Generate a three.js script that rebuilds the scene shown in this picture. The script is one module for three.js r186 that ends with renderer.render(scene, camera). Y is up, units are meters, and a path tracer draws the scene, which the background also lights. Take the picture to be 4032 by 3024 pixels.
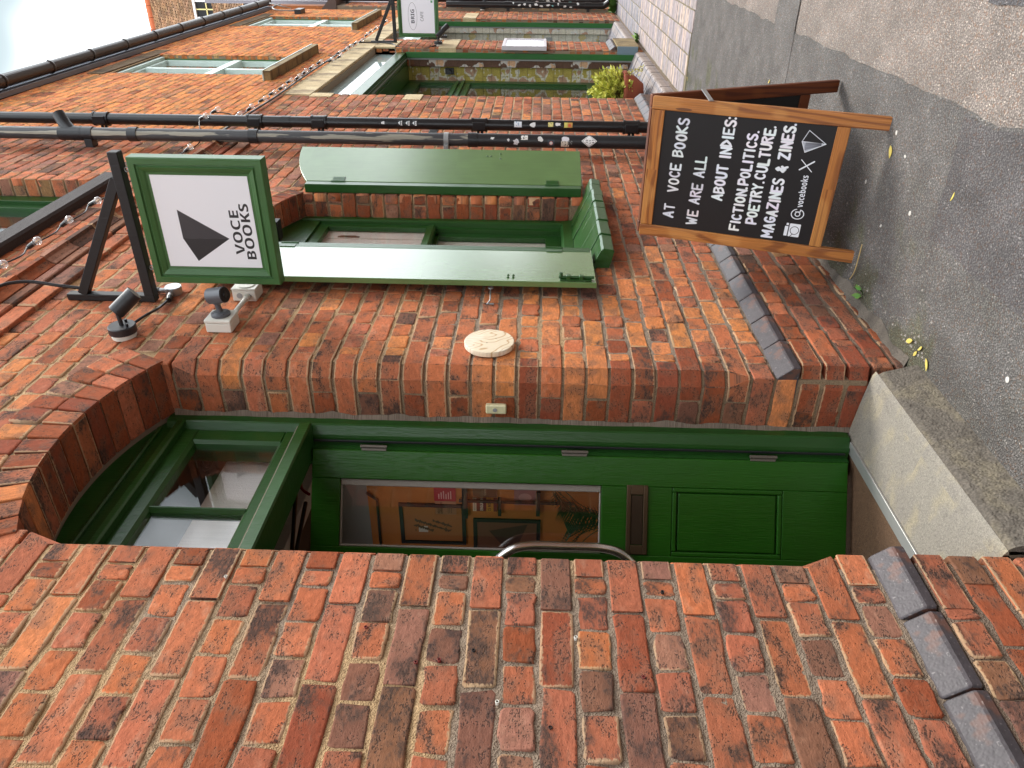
import * as THREE from 'three';
import { mergeGeometries } from 'three/addons/utils/BufferGeometryUtils.js';
import { RoundedBoxGeometry } from 'three/addons/geometries/RoundedBoxGeometry.js';

// ---------------------------------------------------------------- camera, sky, sun, exposure
const scene = new THREE.Scene();
const V = (x, y, z) => new THREE.Vector3(x, y, z);
const camera = new THREE.PerspectiveCamera(2 * Math.atan(1512 / 3000) * 180 / Math.PI, 4 / 3, 0.05, 600);
{ // a phone held upright and stored sideways: world up points to the left of the picture
  const right = V(0.51982, 0.02498, 0.85391), up = V(-0.03500, 0.99936, -0.00794), back = V(-0.85356, -0.02576, 0.52036);
  camera.quaternion.setFromRotationMatrix(new THREE.Matrix4().makeBasis(up.clone().negate(), right, back));
  camera.position.set(0, 1.46, 1.52);
  camera.updateMatrixWorld(true);
}
const renderer = new THREE.WebGLRenderer({ antialias: true });
renderer.toneMapping = THREE.LinearToneMapping;
renderer.toneMappingExposure = 2.5;
renderer.shadowMap.enabled = true;

// ---------------------------------------------------------------- noise
function rng(seed) { let a = (seed * 2654435761) >>> 0; return () => { a = (a + 0x6D2B79F5) >>> 0; let t = Math.imul(a ^ (a >>> 15), 1 | a); t = (t + Math.imul(t ^ (t >>> 7), 61 | t)) ^ t; return ((t ^ (t >>> 14)) >>> 0) / 4294967296; }; }
const HT = new Float32Array(65536); { const r = rng(77); for (let i = 0; i < 65536; i++) HT[i] = r(); }
function vn(x, y, s = 0, px = 0, py = px) { // value noise, optional period
  let xi = Math.floor(x), yi = Math.floor(y); let fx = x - xi, fy = y - yi;
  let x1 = xi + 1, y1 = yi + 1;
  if (px) { xi = ((xi % px) + px) % px; x1 = ((x1 % px) + px) % px; yi = ((yi % py) + py) % py; y1 = ((y1 % py) + py) % py; }
  fx = fx * fx * (3 - 2 * fx); fy = fy * fy * (3 - 2 * fy);
  const k = s * 7919, a = HT[(xi * 131 + yi * 7177 + k) & 65535], b = HT[(x1 * 131 + yi * 7177 + k) & 65535], c = HT[(xi * 131 + y1 * 7177 + k) & 65535], d = HT[(x1 * 131 + y1 * 7177 + k) & 65535];
  return a + (b - a) * fx + (c - a) * fy + (a - b - c + d) * fx * fy;
}
function fbm(x, y, o = 3, s = 0, p = 0, q = p) { let v = 0, a = 0.5, n = 0; for (let i = 0; i < o; i++) { v += a * vn(x, y, s + i, p, q); n += a; x *= 2; y *= 2; p *= 2; q *= 2; a *= 0.5; } return v / n; }
const sst = (a, b, x) => { const t = Math.min(1, Math.max(0, (x - a) / (b - a))); return t * t * (3 - 2 * t); };
const lerp = (a, b, t) => a + (b - a) * t;
const clamp = (x, a = 0, b = 1) => Math.min(b, Math.max(a, x));

{ // overcast sky, bright white with faint blue gaps
  const W = 1024, H = 512, d = new Float32Array(W * H * 4);
  for (let j = 0; j < H; j++) for (let i = 0; i < W; i++) {
    const el = (j + 0.5) / H - 0.5, e = el * Math.PI; // row 0 = nadir
    const az = (i / W - 0.5) * 2 * Math.PI, ce = Math.cos(e), X = ce * Math.cos(az), Z = ce * Math.sin(az), Y = Math.sin(e);
    const q = 1 / (0.25 + Math.max(0, Y)); const n = fbm(X * q * 1.6 + 6.5, Z * q * 1.6 + 32, 5, 3);
    const c = sst(0.36, 0.53, n), o = (j * W + i) * 4;
    const L = Y > 0 ? 1 : 0.35;
    d[o] = lerp(0.29, 1.50, c) * L; d[o + 1] = lerp(0.345, 1.58, c) * L; d[o + 2] = lerp(0.365, 1.66, c) * L; d[o + 3] = 1;
  }
  const t = new THREE.DataTexture(d, W, H, THREE.RGBAFormat, THREE.FloatType); t.mapping = THREE.EquirectangularReflectionMapping; t.minFilter = t.magFilter = THREE.LinearFilter; t.needsUpdate = true;
  scene.background = t; scene.environment = t;
}
const sun = new THREE.DirectionalLight(0xfffaf3, 1.4);
sun.position.set(17, 17, 8); sun.target.position.set(5, 1, 0); sun.castShadow = true; sun.shadow.radius = 26; sun.shadow.mapSize.set(4096, 4096);
{ const c = sun.shadow.camera; c.left = -22; c.right = 22; c.top = 22; c.bottom = -22; c.near = 1; c.far = 70; }
scene.add(sun, sun.target);

// ---------------------------------------------------------------- object helpers
const names = {};
function numbered(n) { const k = names[n] = (names[n] ?? -1) + 1; return k ? `${n}_${String(k).padStart(3, '0')}` : n; }
function tag(o, label, category, group) { o.userData.label = label; o.userData.category = category; if (group) o.userData.group = group; return o; }
function thing(name, label, category, pos = [0, 0, 0], turn = 0, group) { const o = new THREE.Group(); o.name = numbered(name); o.position.set(...pos); o.rotation.y = turn; scene.add(o); return tag(o, label, category, group); }
function merged(geos) {
  geos = [geos].flat(Infinity); if (geos.length === 1) return geos[0];
  const out = geos.map(g => { let h = g.index ? g.toNonIndexed() : g.clone(); for (const k of Object.keys(h.attributes)) if (!['position', 'normal', 'uv'].includes(k)) h.deleteAttribute(k); if (!h.attributes.uv) h.setAttribute('uv', new THREE.BufferAttribute(new Float32Array(h.attributes.position.count * 2), 2)); return h; });
  return mergeGeometries(out);
}
function mesh(name, geos, mat, parent = scene) {
  const m = new THREE.Mesh(merged(geos), mat); m.name = parent === scene ? numbered(name) : name; m.castShadow = m.receiveShadow = true; parent.add(m); return m;
}
function structure(name, geos, mat) { const m = mesh(name, geos, mat); m.userData.kind = 'structure'; return m; }
const stuff = m => { m.userData.kind = 'stuff'; return m; };
function boxUV(g, sc = 1) { // uv in metres by the way each face points
  const h = g.index ? g.toNonIndexed() : g, p = h.attributes.position, uv = new Float32Array(p.count * 2);
  for (let i = 0; i < p.count; i += 3) {
    const a = V().fromBufferAttribute(p, i), b = V().fromBufferAttribute(p, i + 1), c = V().fromBufferAttribute(p, i + 2), n = b.clone().sub(a).cross(c.clone().sub(a));
    const ax = Math.abs(n.x), ay = Math.abs(n.y), az = Math.abs(n.z);
    [a, b, c].forEach((q, k) => { const [u, v] = ay >= ax && ay >= az ? [q.x, q.z] : ax >= az ? [q.z, q.y] : [q.x, q.y]; uv[(i + k) * 2] = u * sc; uv[(i + k) * 2 + 1] = v * sc; });
  }
  h.setAttribute('uv', new THREE.BufferAttribute(uv, 2)); return h;
}
function bx(x0, x1, y0, y1, z0, z1, r = 0.003) {
  const w = x1 - x0, h = y1 - y0, d = z1 - z0; const g = new RoundedBoxGeometry(w, h, d, 1, Math.min(r, w / 2.1, h / 2.1, d / 2.1));
  g.translate((x0 + x1) / 2, (y0 + y1) / 2, (z0 + z1) / 2); return boxUV(g);
}
const UP = V(0, 1, 0);
function cyl(a, b, r, r2 = r, seg = 20, open = false) { const d = b.clone().sub(a), g = new THREE.CylinderGeometry(r2, r, d.length(), seg, 1, open); g.applyQuaternion(new THREE.Quaternion().setFromUnitVectors(UP, d.clone().normalize())); const m = a.clone().add(b).multiplyScalar(0.5); g.translate(m.x, m.y, m.z); return g; }
function tube(pts, r, seg = 0, rad = 8, closed = false) { const c = new THREE.CatmullRomCurve3(pts.map(p => p.isVector3 ? p : V(...p)), closed, 'centripetal'); return new THREE.TubeGeometry(c, seg || pts.length * 6, r, rad, closed); }
function poly(pts, d, bevel = 0) { const s = new THREE.Shape(pts.map(p => new THREE.Vector2(...p))); return new THREE.ExtrudeGeometry(s, { depth: d - 2 * bevel, bevelEnabled: bevel > 0, bevelThickness: bevel, bevelSize: bevel, bevelOffset: -bevel, bevelSegments: 1, curveSegments: 24 }); }

// G collects triangles with their own normals, uv and colours
class G {
  constructor() { this.p = []; this.n = []; this.u = []; this.c = []; this.i = []; }
  v(p, n, u, v, c) { this.p.push(p.x, p.y, p.z); this.n.push(n.x, n.y, n.z); this.u.push(u, v); this.c.push(c[0], c[1], c[2]); return this.p.length / 3 - 1; }
  tri(a, b, c) { const P = this.p, N = this.n; const ux = P[b * 3] - P[a * 3], uy = P[b * 3 + 1] - P[a * 3 + 1], uz = P[b * 3 + 2] - P[a * 3 + 2], wx = P[c * 3] - P[a * 3], wy = P[c * 3 + 1] - P[a * 3 + 1], wz = P[c * 3 + 2] - P[a * 3 + 2];
    const s = (uy * wz - uz * wy) * (N[a * 3] + N[b * 3]) + (uz * wx - ux * wz) * (N[a * 3 + 1] + N[b * 3 + 1]) + (ux * wy - uy * wx) * (N[a * 3 + 2] + N[b * 3 + 2]);
    if (s >= 0) this.i.push(a, b, c); else this.i.push(a, c, b); }
  quad(a, b, c, d) { this.tri(a, b, c); this.tri(a, c, d); }
  build() { const g = new THREE.BufferGeometry(); g.setAttribute('position', new THREE.Float32BufferAttribute(this.p, 3)); g.setAttribute('normal', new THREE.Float32BufferAttribute(this.n, 3)); g.setAttribute('uv', new THREE.Float32BufferAttribute(this.u, 2)); g.setAttribute('color', new THREE.Float32BufferAttribute(this.c, 3)); g.setIndex(this.i); return g; }
}

// ---------------------------------------------------------------- textures
const lin = c => { c /= 255; return c <= 0.04045 ? c / 12.92 : Math.pow((c + 0.055) / 1.055, 2.4); };
function tex(W, H, fn, { srgb = true, wrap = true, repeat } = {}) { // fn(i,j,out) fills out[0..2] with 0..255
  const d = new Uint8Array(W * H * 4), o = [0, 0, 0];
  for (let j = 0; j < H; j++) for (let i = 0; i < W; i++) { fn(i, j, o); const k = (j * W + i) * 4; d[k] = clamp(o[0], 0, 255); d[k + 1] = clamp(o[1], 0, 255); d[k + 2] = clamp(o[2], 0, 255); d[k + 3] = 255; }
  const t = new THREE.DataTexture(d, W, H); if (srgb) t.colorSpace = THREE.SRGBColorSpace; t.magFilter = THREE.LinearFilter; t.minFilter = THREE.LinearMipmapLinearFilter; t.generateMipmaps = true; if (wrap) t.wrapS = t.wrapT = THREE.RepeatWrapping; if (repeat) t.repeat.set(...repeat); t.needsUpdate = true; return t;
}
function grey(W, H, fn, opt = {}) { return tex(W, H, (i, j, o) => { o[0] = o[1] = o[2] = fn(i, j) * 255; }, { srgb: false, ...opt }); }
const mixc = (o, c, t) => { o[0] += (c[0] - o[0]) * t; o[1] += (c[1] - o[1]) * t; o[2] += (c[2] - o[2]) * t; };

// brick faces: 8 kinds of clay, 16 faces of each, 256 x 128 px a face
const CLAY = [ // base colour, soot, pale bloom, specks
  [[192, 112, 74], 0.34, 0.28, 0.7], [[214, 134, 82], 0.16, 0.18, 0.4], [[192, 114, 80], 0.36, 0.46, 0.8], [[176, 104, 74], 0.60, 0.28, 0.9],
  [[134, 92, 72], 0.66, 0.24, 0.8], [[158, 110, 90], 0.44, 0.34, 0.7], [[160, 120, 84], 0.44, 0.18, 0.8], [[150, 80, 54], 0.46, 0.14, 0.8]];
const clayMap = {};
{
  const W = 2048, H = 2048, col = new Uint8Array(W * H * 4), hgt = new Uint8Array(W * H * 4);
  for (let k = 0; k < 128; k++) {
    const cls = k >> 4, cx = (k & 7) * 256, cy = ((k >> 3) * 128), [base, soot, bloom, speck] = CLAY[cls], r = rng(900 + k);
    const smear = r() < 0.45 ? -0.02 - r() * 0.03 : 0.05, sx = r() * 90, sy = r() * 90, th = lerp(0.86, 0.36, soot) + (r() - 0.5) * 0.16, bt = lerp(0.85, 0.42, bloom) + (r() - 0.5) * 0.12, ga = (r() - 0.5) * 0.30, gb = (r() - 0.5) * 0.36, hue = (r() - 0.5) * 14, crack = cls === 6 || r() < 0.06;
    for (let j = 0; j < 128; j++) for (let i = 0; i < 256; i++) {
      const u = i / 256 * 2.36, v = j / 128 * 0.92;
      const n1 = fbm(sx + u * 1.5, sy + v * 1.9, 3, 1), n2 = fbm(sx + u * 7, sy + v * 12, 3, 5), n3 = vn(sx * 3 + u * 52, sy + v * 52, 9), n4 = vn(sx + u * 24, sy * 2 + v * 24, 11);
      const edge = Math.min(Math.min(u, 2.36 - u) * 1.2, Math.min(v, 0.92 - v)); // 1 dm
      const s = n1 * 0.62 + n2 * 0.30 + n3 * 0.08 + ga * (u / 2.36 - 0.5) * 2 + gb * (v / 0.92 - 0.5);
      const w1 = fbm(sx * 1.3 + u * 2.3, sy + 40 + v * 3.1, 3, 13), w2 = fbm(sx + u * 13, sy + v * 24, 2, 17), w3 = vn(sx + u * 34, sy + v * 40, 19);
      const grain = sst(0.32, 0.62, n2 * 0.4 + n3 * 0.25 + w2 * 0.35);
      const ms = sst(th - 0.10, th + 0.18, s) * (0.45 + 0.55 * grain);
      const mb = sst(bt - 0.06, bt + 0.18, fbm(sx * 2 + u * 2.1, sy * 2 + v * 3.4, 3, 21)) * (0.3 + 0.5 * n4);
      const dens = sst(0.34, 0.68, w1) * (0.5 + speck * 0.7), sp = sst(0.80 - 0.22 * dens, 0.88 - 0.22 * dens, w2 * 0.55 + w3 * 0.45);
      const pit = w3 > 0.93 && n4 > 0.6 ? 1 : 0;
      const q = 0.84 + 0.22 * n2 + 0.10 * (w2 - 0.5) + 0.08 * (n3 - 0.5), wea = sst(0.40, 0.72, w1 * 0.7 + n1 * 0.3);
      const o = [(base[0] + hue * 0.6) * q, (base[1] + hue * 0.5) * q, (base[2] - hue * 0.2) * q];
      mixc(o, [136, 100, 82], wea * 0.50); mixc(o, [204, 160, 134], mb * 0.50); mixc(o, [70, 57, 52], ms * 0.86); mixc(o, [58, 47, 43], sp * 0.62); mixc(o, [34, 27, 25], pit * 0.8);
      const sm = sst(0.055, 0.012, edge + (w2 - 0.5) * 0.09 + smear); mixc(o, [178, 150, 118], sm * 0.8);
      let hh = 0.62 + 0.24 * (n2 - 0.5) + 0.10 * (n3 - 0.5) + 0.22 * (n1 - 0.5) - pit * 0.45 - sp * 0.14 + sm * 0.08;
      if (crack) { const w = Math.abs(vn(sx + u * 3.2 + n2 * 1.6, sy + v * 4 + w2, 31) - 0.5); const c = w < 0.012 ? 1 : 0; if (c) { mixc(o, [60, 48, 40], 0.5); hh -= 0.3; } }
      const p = ((cy + j) * W + cx + i) * 4;
      for (let c = 0; c < 3; c++) { col[p + c] = clamp(o[c], 0, 255); hgt[p + c] = clamp(hh * 255, 0, 255); } col[p + 3] = hgt[p + 3] = 255;
    }
  }
  const mk = (d, s) => { const t = new THREE.DataTexture(d, W, H); if (s) t.colorSpace = THREE.SRGBColorSpace; t.magFilter = THREE.LinearFilter; t.minFilter = THREE.LinearFilter; t.needsUpdate = true; return t; };
  clayMap.map = mk(col, true); clayMap.bump = mk(hgt, false);
}
const M = {};
const std = (o) => new THREE.MeshStandardMaterial(o), phy = (o) => new THREE.MeshPhysicalMaterial(o);
const srgb = (r, g, b) => new THREE.Color().setRGB(lin(r), lin(g), lin(b));
M.brick = phy({ map: clayMap.map, bumpMap: clayMap.bump, bumpScale: 0.0042, roughness: 0.95, specularIntensity: 0.35, vertexColors: true });
{ // mortar: gritty sand and lime
  const N = 512; const h = (i, j) => 0.45 * fbm(i / 12, j / 12, 3, 40, 0) + 0.55 * vn(i / 2.2, j / 2.2, 44);
  M.mortar = std({ map: tex(N, N, (i, j, o) => { const q = 0.78 + 0.36 * h(i, j); o[0] = 222 * q; o[1] = 218 * q; o[2] = 212 * q; if (vn(i / 3, j / 3, 47) > 0.86) mixc(o, [120, 108, 96], 0.6); }, { repeat: [2, 2] }), bumpMap: grey(N, N, h, { repeat: [2, 2] }), bumpScale: 0.005, roughness: 0.97, vertexColors: true });
}
{ // brush-marked gloss paint, a few chips
  const N = 512;
  const bump = grey(N, N, (i, j) => 0.5 * vn(i / 3, j / 42, 50, 0) + 0.3 * vn(i / 40, j / 40, 52) + 0.2 * vn(i / 9, j / 120, 53), { repeat: [2.5, 2.5] });
  const map = tex(N, N, (i, j, o) => { const q = 0.93 + 0.09 * fbm(i / 60, j / 60, 3, 55) + 0.04 * vn(i / 3, j / 60, 56); o[0] = o[1] = o[2] = 245 * q; }, { repeat: [1, 1] });
  const paint = (c, r = 0.34, k = {}) => phy({ color: c, map, bumpMap: bump, bumpScale: 0.0009, roughness: r, ...k });
  M.green = paint(srgb(35, 78, 30), 0.30, { specularIntensity: 0.8 }); M.greenDoor = paint(srgb(36, 90, 20), 0.30, { specularIntensity: 0.6 }); M.greenSign = paint(srgb(62, 106, 56), 0.42);
  M.shutter = paint(srgb(92, 124, 72), 0.26, { clearcoat: 0.7, clearcoatRoughness: 0.22, ior: 1.6, bumpScale: 0.0003 });
  M.greenBright = paint(srgb(34, 104, 40), 0.4); M.palePaint = paint(srgb(196, 214, 206), 0.3); M.black = paint(srgb(17, 17, 18), 0.55); M.whiteWood = paint(srgb(232, 222, 212), 0.5);
}
M.blackPlastic = std({ color: srgb(24, 24, 26), roughness: 0.34 }); M.darkPlastic = std({ color: srgb(34, 35, 38), roughness: 0.42 });
M.gutter = std({ color: srgb(52, 44, 40), roughness: 0.36 }); M.greyPlastic = std({ color: srgb(150, 152, 152), roughness: 0.45 });
M.whitePlastic = std({ color: srgb(214, 212, 202), roughness: 0.45 }); M.cameraGrey = std({ color: srgb(92, 94, 99), roughness: 0.4, metalness: 0.2 });
M.steel = std({ color: srgb(205, 200, 196), roughness: 0.22, metalness: 1 }); M.zinc = std({ color: srgb(160, 160, 160), roughness: 0.42, metalness: 0.8 }); M.bronze = std({ color: srgb(92, 76, 58), roughness: 0.45, metalness: 0.75 });
M.glass = phy({ color: 0xffffff, transmission: 1, thickness: 0, roughness: 0.01, ior: 1.52 });
M.bulb = phy({ color: 0xffffff, transmission: 0.82, thickness: 0, roughness: 0.06, ior: 1.7 }); M.glassUp = phy({ color: 0xffffff, transmission: 1, thickness: 0, roughness: 0.01, ior: 2.1 });
M.filament = std({ color: srgb(190, 140, 60), roughness: 0.5 });
M.white = std({ color: srgb(226, 225, 226), roughness: 0.55 }); M.matBlack = std({ color: srgb(18, 18, 19), roughness: 0.7 });

// ---------------------------------------------------------------- bricks
const atlas = (cls, k) => { const t = cls * 16 + (k & 15); return [(t & 7) / 8, (t >> 3) / 16]; };
const UVm = 1.5 / 2048;
// a brick seen on one face: rounded, chipped outline, chamfer, slightly uneven cap
function emitFace(g, b) {
  const { o, U, Vv, N, w, h, seed } = b, r = rng(seed + 1), rough = b.rough ?? 1, [tu, tv] = atlas(b.cls, seed >> 2);
  const half = w < 0.16, us = half ? 0.5 : 1, uo = half && r() > 0.5 ? 0.5 : 0, fl = r() > 0.5, fv = r() > 0.5;
  const rc = () => (0.0025 + r() * 0.005) * rough, x = w / 2, y = h / 2, c1 = rc(), c2 = rc(), c3 = rc(), c4 = rc();
  const pts = [[-x + c1, -y], [-x * 0.3, -y], [x * 0.35, -y], [x - c2, -y], [x, -y + c2], [x, y - c3], [x - c3, y], [x * 0.3, y], [-x * 0.35, y], [-x + c4, y], [-x, y - c4], [-x, -y + c1]];
  for (const p of pts) { const chip = r() < 0.10 ? 0.004 * rough : 0; for (let k = 0; k < 2; k++) { p[k] += (r() - 0.5) * 0.0046 * rough; p[k] *= 1 - chip / (k ? y : x); } }
  const jn = (r() - 0.5) * 0.005 * rough + (b.proud ?? 0), tx = (r() - 0.5) * 0.02 * rough, ty = (r() - 0.5) * 0.03 * rough;
  const tn = r() * 0.18 + 0.91, col = [tn * (b.tint?.[0] ?? 1) * (0.97 + r() * 0.06), tn * (b.tint?.[1] ?? 1), tn * (b.tint?.[2] ?? 1) * (0.95 + r() * 0.1)];
  const P = (a, c, n) => V().copy(o).addScaledVector(U, a).addScaledVector(Vv, c).addScaledVector(N, n + jn + tx * a + ty * c);
  const uv = (a, c) => { let uu = clamp((a + x) / w), vv = clamp((c + y) / h); if (fl) uu = 1 - uu; if (fv) vv = 1 - vv; return [tu + UVm + (uo + uu * us) * (1 / 8 - 2 * UVm), tv + UVm + vv * (1 / 16 - 2 * UVm)]; };
  const dep = b.depth ?? 0.05, base = [], edge = [], inn = [];
  for (const [a, c] of pts) {
    const on = V().addScaledVector(U, a / x).addScaledVector(Vv, c / y).normalize();
    base.push(g.v(P(a, c, -dep), on, ...uv(a, c), col)); edge.push(g.v(P(a, c, -0.004), on.clone().multiplyScalar(0.8).add(N).normalize(), ...uv(a, c), col));
    const e = 0.0055; inn.push(g.v(P(a * (1 - e / x), c * (1 - e / y), (r() - 0.5) * 0.0008), N, ...uv(a * (1 - e / x), c * (1 - e / y)), col));
  }
  const ce = g.v(P(0, 0, 0.0008), N, ...uv(0, 0), col), L = pts.length;
  for (let i = 0; i < L; i++) { const j = (i + 1) % L; g.quad(base[i], base[j], edge[j], edge[i]); g.quad(edge[i], edge[j], inn[j], inn[i]); g.tri(inn[i], inn[j], ce); }
}
// a brick with more than one face in view: profile in (A,B), stretched along C; the profile may change from end to end
function emitPrism(g, b) {
  const { o, A, B, C, p0, p1 = b.p0, len, seed } = b, r = rng(seed + 3), [tu, tv] = atlas(b.cls, seed >> 2), e = b.bevel ?? 0.004;
  const tn = r() * 0.24 + 0.88, col = b.plain ? [tn, tn, tn] : [tn * (b.tint?.[0] ?? 1), tn * (b.tint?.[1] ?? 1), tn * (b.tint?.[2] ?? 1)];
  const j = p0.map(() => [(r() - 0.5) * 0.0025, (r() - 0.5) * 0.0025]), L = p0.length, per = [0];
  for (let i = 0; i < L; i++) { const q = p0[i], s = p0[(i + 1) % L]; per.push(per[i] + Math.hypot(q[0] - s[0], q[1] - s[1])); }
  const cen = p => { let a = 0, c = 0; for (const q of p) { a += q[0] / L; c += q[1] / L; } return [a, c]; };
  const c0 = cen(p0), c1 = cen(p1), uo = p0.map((_, i) => { const l = Math.min(1, (per[i + 1] - per[i]) / 0.236); return [r() * (1 - l), l]; });
  const pos = (p, cc, i, t, ins) => { const q = p[i % L], d = Math.hypot(q[0] - cc[0], q[1] - cc[1]) || 1; const a = q[0] + j[i % L][0] - (q[0] - cc[0]) / d * ins, c = q[1] + j[i % L][1] - (q[1] - cc[1]) / d * ins; return V().copy(o).addScaledVector(A, a).addScaledVector(B, c).addScaledVector(C, t); };
  const uv = (i, w, t) => b.plain ? [per[i + w] * 2, t * 2] : [tu + UVm + clamp(uo[i][0] + w * uo[i][1]) * (1 / 8 - 2 * UVm), tv + UVm + clamp(t / len) * (1 / 16 - 2 * UVm)];
  const rows = [[p0, c0, 0, e], [p0, c0, e, 0], [p1, c1, len - e, 0], [p1, c1, len, e]];
  for (let i = 0; i < L; i++) {
    const q = p0[i], s = p0[(i + 1) % L], n = V().addScaledVector(A, s[1] - q[1]).addScaledVector(B, q[0] - s[0]).normalize(), mid = V().addScaledVector(A, (q[0] + s[0]) / 2 - c0[0]).addScaledVector(B, (q[1] + s[1]) / 2 - c0[1]); if (n.dot(mid) < 0) n.negate();
    const ids = rows.map(([p, c, t, ins], k) => [i, i + 1].map((m, w) => g.v(pos(p, c, m, t, ins), k === 0 ? n.clone().sub(C).normalize() : k === 3 ? n.clone().add(C).normalize() : n, ...uv(i, w, t), col)));
    for (let k = 0; k < 3; k++) g.quad(ids[k][0], ids[k][1], ids[k + 1][1], ids[k + 1][0]);
  }
  for (const [p, c, t, n] of [[p0, c0, 0, C.clone().negate()], [p1, c1, len, C]]) { const ring = p.map((_, i) => g.v(pos(p, c, i, t, e), n, ...(b.plain ? [p[i][0] * 2, p[i][1] * 2] : [tu + UVm + clamp(0.5 + (p[i][0] - c[0]) / 0.24) * (1 / 8 - 2 * UVm), tv + UVm + clamp(0.5 + (p[i][1] - c[1]) / 0.24) * (1 / 16 - 2 * UVm)]), col)); for (let i = 1; i < L - 1; i++) g.tri(ring[0], ring[i], ring[i + 1]); }
}
const emit = (g, b) => b.p0 ? emitPrism(g, b) : emitFace(g, b);
const X = V(1, 0, 0), Y = V(0, 1, 0), Z = V(0, 0, 1), nX = V(-1, 0, 0), nY = V(0, -1, 0), nZ = V(0, 0, -1);
const camInv = camera.matrixWorld.clone().invert();
function shown(b) { // how large a brick stands in the picture
  const c = b.at ?? b.o, q = c.clone().applyMatrix4(camInv); if (q.z > -0.2) return 0;
  const f = 1.98, sx = q.x / -q.z * f / (4 / 3), sy = q.y / -q.z * f; if (Math.abs(sx) > 1.04 || Math.abs(sy) > 1.05) return 0;
  const d = camera.position.clone().sub(c), n = b.N ?? Z, cs = Math.max(0.02, d.dot(n) / d.length()); return (b.w ?? 0.2) * (b.h ?? b.len) * cs / d.lengthSq();
}
function layBricks(parent, list, mat, most = 300, name = 'brick') {
  const s = list.map(b => [b, shown(b)]).sort((p, q) => q[1] - p[1]); const rest = new G(); let nRest = 0;
  s.forEach(([b, a], i) => { if (i < most && a > 0) { const g = new G(); emit(g, b); mesh(name, g.build(), mat, parent); } else { emit(rest, b); nRest++; } });
  if (nRest) stuff(mesh(name === 'brick' ? 'brickwork' : name + 's', rest.build(), mat, parent));
}
const pick = (r, w) => { let t = 0; for (const v of w) t += v; let q = r() * t; for (let i = 0; i < w.length; i++) { q -= w[i]; if (q <= 0) return i; } return 0; };

// ---------------------------------------------------------------- the bookshop building
const CP = 0.0922, Y0 = 0.506, rowY = r => Y0 + r * CP; // courses
const cX = 2.0985, JL = 1.613, JR = 2.584, FL = 1.563, FR = 2.634; // door opening: jambs and chamfer lines
const doorArch = { x: cX, R: 1.023, y: 3.057 - 1.023 }, winArch = { x: 4.295, R: 1.007, y: 3.095 - 1.007 };
const shop = thing('brick_building', 'old red brick bookshop front with green arched door and shutters', 'building');
{
  // solid wall with its openings
  const s = new THREE.Shape([[-3, -0.3], [6.33, -0.3], [6.33, 6.6], [-3, 6.6]].map(p => new THREE.Vector2(...p)));
  const arched = (x0, x1, y0, a) => { const p = new THREE.Path(), R = a.R + 0.012, a0 = Math.acos((x1 - a.x) / R), a1 = Math.acos((x0 - a.x) / R), w = 0.07, ys = 2.92; p.moveTo(x0 - w, y0); p.lineTo(x1 + w, y0); p.lineTo(x1 + w, ys); p.lineTo(x1, ys); p.absarc(a.x, a.y, R, a0, a1, false); p.lineTo(x0, ys); p.lineTo(x0 - w, ys); p.lineTo(x0 - w, y0); return p; };
  s.holes.push(arched(JL - 0.012, JR + 0.012, 0.1, doorArch), arched(3.788, 4.802, 1.05, winArch));
  s.holes.push(new THREE.Path([[3.5, 4.3], [5.012, 4.3], [5.012, 6.1], [3.5, 6.1]].map(p => new THREE.Vector2(...p))));
  s.holes.push(new THREE.Path([[-2.6, 0.7], [-0.7, 0.7], [-0.7, 2.6], [-2.6, 2.6]].map(p => new THREE.Vector2(...p)))); // unseen opening added beyond the left edge to let light into the room
  const g = new THREE.ExtrudeGeometry(s, { depth: 0.33, bevelEnabled: false, curveSegments: 40 }); g.translate(0, 0, -0.345);
  M.core = std({ color: srgb(140, 124, 106), roughness: 1 });
  mesh('wall_core', g, M.core, shop);
}
const SAND = [lin(208), lin(176), lin(134)], CEM = [lin(164), lin(147), lin(130)];
function mortarGrid(g, x0, x1, y0, y1, step, z, hole, amp = 0.004) {
  const nx = Math.round((x1 - x0) / step), ny = Math.round((y1 - y0) / step), ids = [];
  const zf = (x, y) => z + (fbm(x * 26, y * 26, 3, 60) - 0.5) * amp * 2 + (y < 1.7 ? 0.0012 : 0);
  for (let j = 0; j <= ny; j++) for (let i = 0; i <= nx; i++) {
    const x = x0 + (x1 - x0) * i / nx, y = y0 + (y1 - y0) * j / ny, e = 0.004; const n = V(zf(x - e, y) - zf(x + e, y), zf(x, y - e) - zf(x, y + e), 2 * e).normalize();
    const k = sst(0.42, 0.58, fbm(x * 1.1, y * 2.2 + 3, 3, 66) + (1.75 - y) * 0.32) ; ids.push(g.v(V(x, y, zf(x, y)), n, x, y, [0, 1, 2].map(c => lerp(SAND[c], CEM[c], k))));
  }
  for (let j = 0; j < ny; j++) for (let i = 0; i < nx; i++) { const x = x0 + (x1 - x0) * (i + 0.5) / nx, y = y0 + (y1 - y0) * (j + 0.5) / ny; if (hole(x, y)) continue; const a = j * (nx + 1) + i; g.quad(ids[a], ids[a + 1], ids[a + nx + 2], ids[a + nx + 1]); }
}
const inArch = (x, y, x0, x1, y0, a, m) => x > x0 - m && x < x1 + m && y > y0 && (y < a.y + 0.8 || Math.hypot(x - a.x, y - a.y) < a.R + m);
const shopHole = (x, y) => inArch(x, y, JL, JR, -1, doorArch, y < 2.93 && y > 0.5 ? 0.056 : 0.03) || inArch(x, y, 3.8, 4.79, 1.1, winArch, 0.03) || (x > 3.48 && x < 5.03 && y > 4.28 && y < 6.12) || (x > -2.62 && x < -0.68 && y > 0.68 && y < 2.62);
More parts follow.
